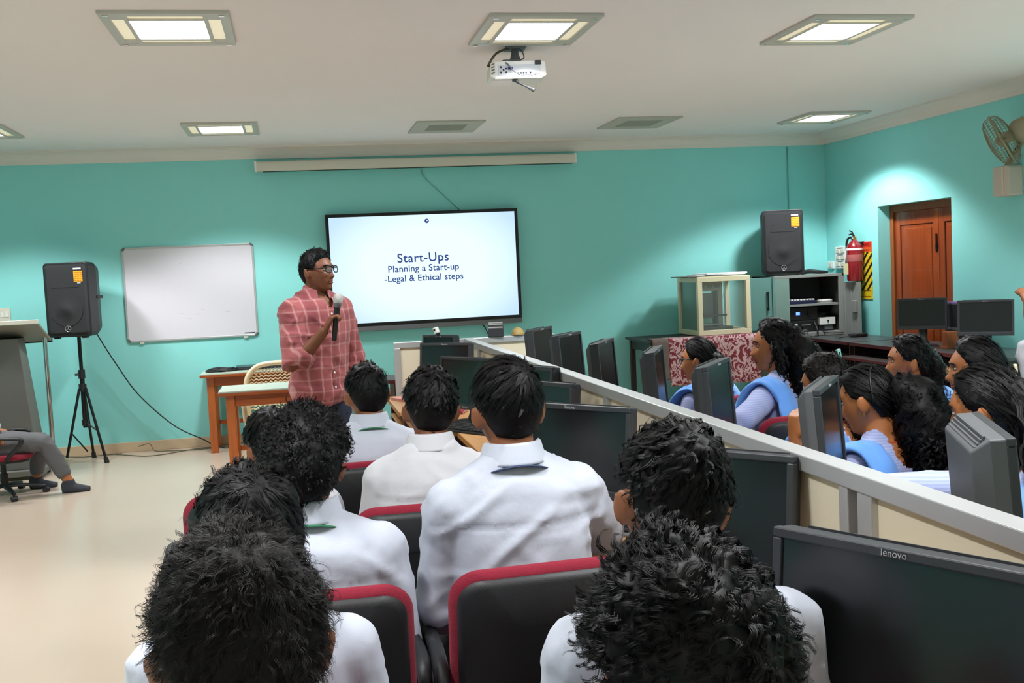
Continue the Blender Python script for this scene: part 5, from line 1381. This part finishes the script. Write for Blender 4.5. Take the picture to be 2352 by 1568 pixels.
        if O.get('lanyard'):
            a = np.linspace(0, 2*PI, 41); P = np.stack([.089*B*1.10*np.cos(a), .090*B*1.06*np.sin(a)+.006, .009-.06*np.clip(np.sin(a), 0, 1)-.030*np.cos(a)**2*np.clip(1-np.sin(a), 0, 1)], 1)+nb
            obj('lanyard', MB().loft(P, .0028, .0075, xdir=(0, 0, 1), n=8), O['lanyard'], T, smooth=True)
        if O['kind'] == 'plaid':
            for k in range(6):
                u = .80-.155*k; p = sp(u); y = np.interp(u, [-.14, 0, .2, .42, .62, .78, .88], [.105, .122, .108, .108, .116, .112, .098])*B+inf+.012*math.sin(max(u, 0)*PI)
                obj('button', MB().ell((p[0]+.0, p[1]+y+.003, p[2]), (.0065, .003, .0065), n=10, k=6), M_PAPER, sh_o, smooth=True)
            obj('placket', MB().loft([sp(u)+np.array([0, np.interp(u, [-.14, 0, .2, .42, .62, .78, .88], [.105, .122, .108, .108, .116, .112, .098])*B+inf+.012*math.sin(max(u, 0)*PI)-.001, 0]) for u in np.linspace(.8, -.14, 12)], .014, .003, xdir=xd, n=8), O['mat'], sh_o, smooth=True)
    if O['kind'] == 'kurta':
        inf = .011
        def fill(mb):
            torso(mb, inf, lo=-.14, hi=.95); mb.ell(nb+np.array([0, -.008, -.06]), np.array([.135, .08, .045])*B+inf*.4, n=16, k=10)
            for s in 'RL': arm(mb, s, inf*.9, O.get('sleeve', .85))
        c_ = nb+np.array([0, -.075, O.get('neckdrop', -.045)]); c2 = nb+np.array([0, .07, -.04]); bw = O.get('backneck', .05)
        keep = lambda V: (np.sum(((V-c_)/np.array([bw*1.15, .07, bw*1.2]))**2, 1) > 1) & (np.sum(((V-c2)/np.array([.06, .07, .07]))**2, 1) > 1)
        cloth('kurta', fill, M_KURTA, O.get('vox', .010), .004, keep, seam=False)
        # dupatta pinned on both shoulders, falling in front and behind
        for s, q in (('L', -1), ('R', 1)):
            if q == 1 and O.get('one_side'): continue
            a = sh[s]
            P = [a+np.array([-q*.02, .15, -.38]), a+np.array([-q*.02, .155, -.20]), a+np.array([-q*.018, .115, -.02]), a+np.array([-q*.02, .035, .068]), a+np.array([-q*.015, -.05, .060]), a+np.array([-q*.005, -.118, -.05]), a+np.array([q*.01, -.15, -.20]), a+np.array([q*.03, -.16, -.38])]
            P = spline(P, 6); k = len(P); dm = MB().loft(P, np.linspace(.092, .085, k)-.022*np.sin(np.linspace(0, PI, k)), .018, xdir=xd, n=22)
            V = np.concatenate(dm.v); nr = unit(V-np.repeat(P, 22, 0)); V = V+nr*(.007*np.sin(V[:, 0]*160+4*vnoise(V, 8, 3))+.004*vnoise(V, 20, 4))[:, None]
            obj('dupatta', MB().add(V, dm.f), O.get('dmat', M_DUP), T, smooth=True)
        if O.get('lanyard'):
            a = np.linspace(0, 2*PI, 41); P = np.stack([.068*B*1.08*np.cos(a), .072*B*np.sin(a)-.004, -.008-.07*np.clip(np.sin(a), 0, 1)], 1)+nb
            obj('lanyard', MB().loft(P, .0022, .007, xdir=(0, 0, 1), n=8), M_REDR, T, smooth=True)
        if O.get('earring'):
            for q in (1, -1): obj('earring', MB().ell(hc+H @ np.array([q*.084, -.006, -.04])*S, (.005, .006, .008), n=10, k=6), M_GOLD if O['earring'] == 'gold' else M_CHROME, T, smooth=True)
    tm = O.get('trousers', M_TROU)
    def fill2(mb):
        torso(mb, .008 if O['kind'] != 'kurta' else .006, lo=-.14, hi=.2)
        for s in 'RL': leg(mb, s, .012, O.get('ankle', .97), O.get('fat', 1.0))
    cloth('trousers' if O['kind'] != 'kurta' else 'salwar', fill2, tm, .014, .004, seam=False, seed2=5)
    sm_ = MB()
    for s in 'RL':
        fm = MB(); foot(fm, s, .006); obj('sock' if O.get('socks') else 'shoe', remesh(fm, .011, 2, 'shoe'), M_SOCK if O.get('socks') else mat('dark_shoe', '1a1613', .4), T, fix=False)
    if chair:
        cyaw = R(yaw+chair.get('turn', 0)); off = rz(R(yaw)) @ np.array([chair.get('dx', 0.0), chair.get('dy', -.0), 0])
        place_chair(root[0]+off[0], root[1]+off[1], cyaw, chair['label'], chair['group'], chair.get('zs', 1.0))
    T['_'] = 0; del T['_']
    return dict(T=T, hc=hc, H=H, nb=nb, root=root, pose=pose, Ry=Ry, S=S, sh=sh, pz=pz)

# hair styles
def short(**k):
    d = dict(top=.022, side=.008, lump=.004, lf=45, n=2600, len=.03, segs=3, w=.0012, curl=.0, out=.16, jit=.2, grav=.0); d.update(k); return d
BG = 'seated boys in white shirts'; CG = 'red and black office chairs of the boys'
def ws(**k):
    d = dict(kind='shirt', mat=M_SHIRT); d.update(k); return d
# -- boys, far to near
person('seated boy with short cropped hair and green lanyard, nearest to the lecturer', (.257, 4.27, 1.236), 4, 9, head=(10, 0, 0), skin=M_SKIN_M, hair=short(fade=1, sl=.12, top=.020, side=.008, n=2600, w=.0016, seed=3), outfit=ws(lanyard=M_GREEN), seed=11, hair_h=.018, scale=.96, voxel=.009, group=BG,
       chair=dict(label='red and black office chair of the boy nearest to the lecturer', group=CG))
person('seated boy with neat tousled dark hair leaning sideways in a white shirt', (.415, 3.475, 1.27), -8, 12, side=4, head=(8, 2, 4), skin=M_SKIN_D, hair=short(fade=1, sl=.1, top=.030, side=.005, lump=.007, n=3000, len=.035, curl=.003, wl=.03, seed=5, w=.0018), outfit=ws(mat=M_SHIRT2), seed=12, hair_h=.026, scale=.97, voxel=.009, group=BG,
       arms={'R': ((.27, .12, .80), (.33, .36, .77), (.1, 1, 0), (0, 0, -1))}, chair=dict(label='red and black office chair of the boy with tousled hair', group=CG, turn=6))
person('tall seated boy with combed shiny black hair in a bluish-white shirt and navy lanyard', (.521, 2.691, 1.352), 2, 7, head=(6, 0, 0), skin=M_SKIN_M, hair=short(fade=1, sl=.10, top=.026, side=.006, lump=.005, n=5600, len=.05, segs=4, w=.0008, out=.10, jit=.16, seed=7, crown=(.25, -.55, .75)), outfit=ws(lanyard=M_NAVYR, fold=.008, vox=.010), seed=13, hair_h=.022, scale=1.0, voxel=.0075, group=BG,
       arms={'R': ((.25, .13, .86), (.30, .38, .78), (.1, 1, 0), (0, 0, -1))}, chair=dict(label='red and black office chair of the tall boy in the bluish-white shirt', group=CG))
person('seated boy with wavy glossy hair on top and shaved sides beside the dark monitor', (.591, 1.660, 1.318), 0, 7, head=(-2, 4, 9), skin=M_SKIN_M, hair=short(fade=1, sl=.05, top=.022, side=.003, lump=.008, lf=55, n=5600, len=.055, segs=8, w=.0007, curl=.0042, wl=.042, out=.12, jit=.22, lock=12, lr=.0022, lift=.03, seed=9), outfit=ws(), seed=14, hair_h=.022, scale=1.0, voxel=.0075, group=BG,
       chair=dict(label='red and black office chair of the wavy-haired boy', group=CG))
person('boy with a big mop of loose black curls seated close to the photographer', (.399, 1.105, 1.283), 4, 8, head=(0, 0, 0), skin=M_SKIN_M, hair=short(top=.040, side=.032, back=.015, sl=.8, lump=.012, lf=42, n=10500, lift=.09, fly=.10, len=.06, segs=9, w=.0006, curl=.008, wl=.036, out=.14, jit=.3, lock=12, lr=.003, seed=10), hair_mat=M_HAIR, outfit=ws(), seed=15, hair_h=.046, scale=.98, voxel=.0085, group=BG,
       chair=dict(label='red and black office chair of the boy with loose curls', group=CG))
person('seated boy with thick frizzy black hair in a white shirt with green lanyard', (.002, 2.637, 1.274), -2, 6, head=(-14, 0, 0), skin=M_SKIN_D, hair=short(top=.042, side=.028, back=.012, sl=.8, lump=.009, lf=75, n=6500, len=.03, segs=6, w=.0008, curl=.0045, wl=.020, out=.3, jit=.45, lock=6, lr=.002, lift=.10, fly=.1, seed=12), outfit=ws(lanyard=M_GREEN, vox=.010), seed=16, hair_h=.042, scale=.97, voxel=.008, group=BG,
       chair=dict(label='red and black office chair of the boy with frizzy hair', group=CG))
person('boy almost hidden behind the frizzy-haired boy, with spiky dark fringe', (-.108, 3.78, 1.135), 6, 14, head=(15, 0, 0), skin=M_SKIN_M, hair=short(top=.034, side=.014, front=.02, lump=.006, n=2600, len=.04, segs=4, w=.0014, out=.3, seed=14), outfit=ws(mat=M_SHIRT2), seed=17, hair_h=.03, scale=.94, voxel=.010, group=BG,
       chair=dict(label='red and black office chair standing out beside the pale floor', group=CG, turn=-3, dx=-.075, zs=1.03))
person('seated boy with smooth swept black hair in front of the brownish-haired boy', (-.111, 2.022, 1.238), 4, 8, head=(10, 4, 0), skin=M_SKIN_D, hair=short(top=.034, side=.022, lump=.007, lf=30, n=6500, len=.055, segs=6, w=.0007, out=.08, jit=.2, curl=.002, wl=.06, seed=16, flow=(.5, .2, 0)), outfit=ws(), seed=18, hair_h=.03, scale=.97, voxel=.0085, group=BG,
       chair=dict(label='red and black office chair of the boy with smooth swept hair', group=CG))
person('boy with fuzzy brownish-black hair seated closest to the photographer', (-.078, 1.150, 1.326), 2, 6, head=(5, 0, 0), skin=M_SKIN_D, hair=short(top=.020, side=.012, lump=.007, lf=40, sl=.6, n=8800, len=.045, segs=7, w=.0005, curl=.004, wl=.035, out=.22, jit=.35, lock=5, lr=.003, lift=.08, fly=.10, seed=18), hair_mat=M_HAIRB, outfit=ws(), seed=19, hair_h=.025, scale=.97, voxel=.009, group=BG,
       chair=dict(label='red and black office chair of the boy closest to the photographer', group=CG))

# -- the lecturer
lec = person('standing lecturer in a red checked shirt and black glasses speaking into a microphone', (.134, 6.324, 1.750), -145, 1, head=(18, 2, 0), seated=False, scale=1.0, skin=M_SKIN_D, hair=short(top=.022, side=.009, front=.006, lump=.003, n=4200, len=.022, segs=3, w=.0014, out=.3, seed=20), hair_h=.018, face=True, voxel=.0055, seed=21,
             outfit=dict(kind='plaid', mat=M_PLAID, inf=.026, hem=-.14, sleeve=.72, fold=.007, vox=.0085, open=True, trousers=M_JEAN, curlR=68, thumbR=50, curlL=25),
             arms={'R': ((.245, .10, 1.085), (.135, .262, 1.285), (-.35, .35, .85), (-.75, .45, -.2)), 'L': ((-.255, -.02, 1.12), (-.27, .06, .88), (0, .15, -1), (1, 0, 0))})
# untucked shirt tail
hcL, HL, nbL = lec['hc'], lec['H'], lec['nb']
gl_ = obj('glasses', MB(), M_BLACKM, lec['T']) if False else None
gm_ = MB()
for q in (1, -1):
    a = np.linspace(0, 2*PI, 25); P = np.stack([q*.033+.0265*np.sign(np.cos(a))*np.abs(np.cos(a))**.7, .1125+0*a-.35*(q*.033+.0265*np.cos(a))**2*8, .010+.018*np.sign(np.sin(a))*np.abs(np.sin(a))**.7], 1)
    gm_.tube(P @ HL.T+hcL, .0028, 6)
    gm_.tube(np.array([(q*.059, .100, .020), (q*.072, .08, .020), (q*.083, .0, .018), (q*.083, -.02, .008)]) @ HL.T+hcL, .003, 6)
gm_.tube(np.array([(-.007, .113, .018), (0, .116, .020), (.007, .113, .018)]) @ HL.T+hcL, .003, 6)
gm_.loft(np.array([(-.058, .098, .0275), (-.03, .112, .029), (0, .116, .026), (.03, .112, .029), (.058, .098, .0275)]) @ HL.T+hcL, .0035, n=6)
go = obj('glasses', gm_, M_BLACKM, lec['T'], smooth=True)
for q in (1, -1): 
    ln = obj('lens', MB().loft(np.array([(q*.033, .1105, .010), (q*.033, .1115, .010)]) @ HL.T+hcL, .025, .016, xdir=HL @ np.array([1, 0, 0]), n=20), mat('spectacle_lens', '9fa6a6', .05, alpha=.10), go)
# microphone in his right hand
el, wr, fd, pm = lec['pose']['R']
f = unit(fd); pn = unit(np.array(pm)-f*np.dot(pm, f)); hold = wr+f*.075+pn*.030
ax = unit(np.array([-.10, .12, .98])); 
P0 = lec['Ry'] @ hold+lec['root']; AXw = lec['Ry'] @ ax
Zm = AXw; Xm = unit(np.cross((0, 1, 0.1), Zm)); Ym = np.cross(Zm, Xm); MM = np.stack([Xm, Ym, Zm], 1)
t = thing('microphone', 'silver-headed black handheld microphone held by the lecturer', 'microphone', tuple(P0))
obj('handle', MB().lathe([(.0, -.115), (.013, -.115), (.0145, -.11), (.0165, .06), (.018, .075)], 20, M=MM), M_BLACK, t, smooth='auto')
obj('collar_ring', MB().lathe([(.018, .075), (.0225, .085), (.024, .095), (.024, .102)], 20, M=MM), M_GREY, t, smooth='auto')
obj('grille', MB().lathe([(.024, .100), (.0275, .112), (.028, .125), (.026, .138), (.018, .150), (.008, .155), (0, .156)], 22, M=MM), mat('mic_mesh', 'c9cac8', .45, metal=.5, bump=.6, bscale=900), t, smooth='auto')

# -- the person in grey trousers beside the lectern (only the legs are in the picture)
person('person in grey trousers and dark socks seated beside the lectern', (-2.44, 8.84, 1.17), -82, -4, arms={'L': ((-.27, -.14, .62), (-.24, .05, .50), (0, 1, -.2), (0, 0, -1)), 'R': ((.27, -.14, .62), (.24, .05, .50), (0, 1, -.2), (0, 0, -1))}, skin=M_SKIN_L, hair=short(n=1200, w=.003), outfit=ws(trousers=M_GTROU, socks=True, ankle=.86), seed=31, scale=.97, voxel=.010,
       legs={'R': [(.085, .02, .41), (.13, .45, .405), (.14, .60, .085)], 'L': [(-.085, .02, .41), (-.10, .40, .395), (-.20, .34, .085)], 'toe': (0, 1, 0)},
       chair=dict(label='red office chair under the person beside the lectern', group='red office chair by the lectern', dy=.13, zs=.72))
# -- the girls beyond the partition
GGp = 'seated girls in lilac and blue'; CGg = 'red and black office chairs of the girls'
def kt(**k):
    d = dict(kind='kurta', trousers=M_SALW); d.update(k); return d
def longhair(pts, r, n=1800, ln=.10, **k):
    d = dict(pts=pts, r=r, n=n, len=ln); d.update(k); return d
def girl_hair(**k):
    d = dict(line='f', top=.016, side=.012, lump=.003, lf=30, n=4000, len=.07, segs=6, w=.0012, out=.06, jit=.08, grav=.0, crown=(0, .75, .65), sl=.8, lift=.02, fly=.02); d.update(k); return d
def claw(pr, off, col, label='hair clip'):
    p = pr['hc']+pr['H'] @ np.array(off)
    o = obj('hair_clip', MB().cbox((0, 0, 0), (.012, .012, .045)).cbox((.012, 0, .018), (.02, .012, .012)).cbox((.012, 0, -.018), (.02, .012, .012)).cbox((.022, 0, 0), (.01, .014, .05)), col, pr['T'], bevel=.003)
    o.location = p; o.rotation_euler = Matrix(pr['H'].tolist()).to_euler(); return o

p = person('girl with tight black bun, glasses and pearl earring in front of the maroon cloth', (2.063, 5.283, 1.175), 36, 6, head=(12, -5, 0), skin=M_SKIN_L, scale=.92, build=.88, face=True, hair_h=.014, voxel=.0065, seed=41, group=GGp,
           hair=girl_hair(mass=[longhair([(0, -.085, .02), (0, -.125, -.02), (0, -.14, -.12), (.01, -.15, -.26)], [.045, .042, .034, .02], 900, .06, curl=.004)]),
           outfit=kt(lanyard=True, earring='pearl', backneck=.06), chair=dict(label='red and black office chair of the girl with the tight bun', group=CGg))
hc_, H_ = p['hc'], p['H']; gm_ = MB()
for q in (1, -1):
    a = np.linspace(0, 2*PI, 21); gm_.tube((np.stack([q*.033+.024*np.cos(a), .106-.9*(q*.033+.024*np.cos(a))**2*3, .010+.017*np.sin(a)], 1)*.92) @ H_.T+hc_, .0022, 6)
    gm_.tube((np.array([(q*.057, .095, .018), (q*.072, .07, .018), (q*.082, -.005, .015)])*.92) @ H_.T+hc_, .0022, 6)
obj('glasses', gm_, M_BLACKM, p['T'], smooth=True)

p = person('girl with long loose curly hair and blue shawl sitting upright by the partition', (2.15, 4.559, 1.30), 34, 3, head=(30, -2, 0), skin=M_SKIN_L, scale=.98, build=.92, face=True, hair_h=.02, voxel=.0062, seed=42, group=GGp,
           hair=girl_hair(top=.020, side=.016, lump=.006, curl=.003, wl=.04, n=3000, mass=[longhair([(0, -.05, .05), (.0, -.115, -.03), (.0, -.135, -.14), (.0, -.12, -.25), (.0, -.10, -.34)], [.075, .10, .118, .11, .06], 4000, .10, curl=.010, wl=.04, lump=.016, flat=.8), longhair([(-.05, .0, .06), (-.082, -.02, -.02), (-.08, -.03, -.12)], [.03, .035, .03], 700, .07, curl=.006)]),
           outfit=kt(sleeve=.8, lanyard=False), arms={'WL': ((1.86, 4.30, .87), (1.72, 4.40, .765), (-1, .5, -.1), (0, 0, -1))}, chair=dict(label='red and black office chair of the girl with long loose curls', group=CGg, turn=-30, dx=-.09, dy=-.03))
claw(p, (-.02, -.10, .075), M_CHROME)

p = person('girl with frizzy brownish hair and red lanyard resting on her raised fist', (2.03, 3.859, 1.19), 30, 10, head=(12, -8, 0), skin=M_SKIN_L, scale=.94, build=.9, face=True, hair_h=.02, voxel=.0062, seed=43, group=GGp, hair_mat=M_HAIRB,
           hair=girl_hair(top=.026, side=.024, lump=.008, curl=.004, wl=.03, jit=.4, out=.4, n=3000, mass=[longhair([(0, -.07, .02), (0, -.12, -.08), (0, -.12, -.20)], [.075, .085, .05], 1800, .07, curl=.008, wl=.03)]),
           outfit=kt(lanyard=True, curlL=75), arms={'WL': ((1.82, 3.60, .765), (1.757, 3.585, .905), (.05, .05, 1), (1, .2, 0))}, chair=dict(label='red and black office chair of the girl resting on her fist', group=CGg))
claw(p, (.02, -.06, .115), M_CHROME)

p = person('girl with bushy curly ponytail, hairband and red lanyard leaning forward at her desk', (1.880, 3.278, 1.207), 28, 14, head=(10, -15, 0), skin=M_SKIN_L, scale=.95, build=.9, face=True, hair_h=.014, voxel=.0062, seed=44, group=GGp,
           hair=girl_hair(n=3000, w=.0015, mass=[longhair([(.0, -.09, .03), (.02, -.155, -.03), (.03, -.17, -.13), (.03, -.15, -.22), (.02, -.13, -.27)], [.05, .095, .112, .10, .05], 4800, .075, curl=.010, wl=.035, lump=.015, flat=.9, w=.0014)]),
           outfit=kt(lanyard=True, earring='gold', backneck=.055), chair=dict(label='red and black office chair of the girl with the bushy ponytail', group=CGg, turn=-14))
a = np.linspace(0, PI, 21); hb = np.stack([.088*np.cos(a), 0*a-.055, .125*np.sin(a)*1.02-.01], 1)*.95
obj('hairband', MB().tube(hb @ p['H'].T+p['hc'], .004, 6), M_BLACKM, p['T'], smooth=True)

p = person('girl with short wavy hair and bare neckline looking left in front of the wall desks', (2.809, 4.523, 1.188), 16, 4, head=(46, -2, 0), skin=M_SKIN_L, scale=.96, build=.92, face=True, hair_h=.02, voxel=.0062, seed=45, group=GGp,
           hair=girl_hair(top=.022, side=.020, lump=.006, curl=.005, wl=.04, n=3000, mass=[longhair([(.03, -.075, .03), (.03, -.11, -.04), (.025, -.10, -.11)], [.075, .080, .05], 1800, .06, curl=.008, wl=.035)]),
           outfit=kt(backneck=.10, neckdrop=-.07, lanyard=True, sleeve=.7), chair=dict(label='red and black office chair of the girl with short wavy hair', group=CGg, turn=10))

p = person('girl with cream claw clip in her hair looking left near the right edge', (2.614, 3.747, 1.228), 30, 5, head=(30, -3, 0), skin=M_SKIN_L, scale=.96, build=.92, face=True, hair_h=.018, voxel=.0062, seed=46, group=GGp,
           hair=girl_hair(top=.022, side=.018, n=3000, back=.012, mass=[longhair([(0, -.085, .0), (0, -.12, -.05), (.0, -.13, -.16), (.01, -.13, -.30)], [.055, .055, .05, .03], 1800, .08, curl=.004, wl=.05)]),
           outfit=kt(lanyard=False), chair=dict(label='red and black office chair of the girl with the cream claw clip', group=CGg))
claw(p, (-.03, -.142, -.012), mat('cream_clip', 'e6dcb8', .35))

p = person('girl with very long glossy black hair reaching her arm across behind the thick monitor', (1.862, 2.621, 1.251), 34, 8, head=(4, -10, 0), skin=M_SKIN_L, scale=.97, build=.92, face=True, hair_h=.016, voxel=.0062, seed=47, group=GGp,
           hair=girl_hair(top=.020, side=.016, n=3800, w=.0013, curl=.002, wl=.06, mass=[longhair([(0, -.06, .06), (.01, -.115, -.02), (.03, -.13, -.14), (.05, -.13, -.30), (.06, -.13, -.48)], [.06, .085, .08, .072, .035], 4000, .14, curl=.005, wl=.07, lump=.008, flat=.75, w=.0012)]),
           outfit=kt(sleeve=1.0), arms={'WL': ((1.665, 2.41, .955), (1.445, 2.49, .965), (-.6, .3, -.7), (0, -.3, -1))}, chair=dict(label='red and black office chair of the girl with very long glossy hair', group=CGg))
claw(p, (-.02, -.135, .01), M_GOLD)

# -- a person standing at the right edge with the forearm raised
p = person('standing person in a grey-white shirt with raised forearm at the side of the girls', (2.372, 2.84, 1.69), 20, 0, seated=False, scale=.97, skin=M_SKIN_M, hair=short(n=1500, w=.002), outfit=dict(kind='shirt', mat=M_SHIRT2, sleeve=.95, hem=-.14, trousers=M_TROU, inf=.02), seed=51, voxel=.009,
           arms={'L': ((-.285, -.02, 1.075), (-.285, .02, 1.32), (.12, .1, 1), (.2, 1, 0))})
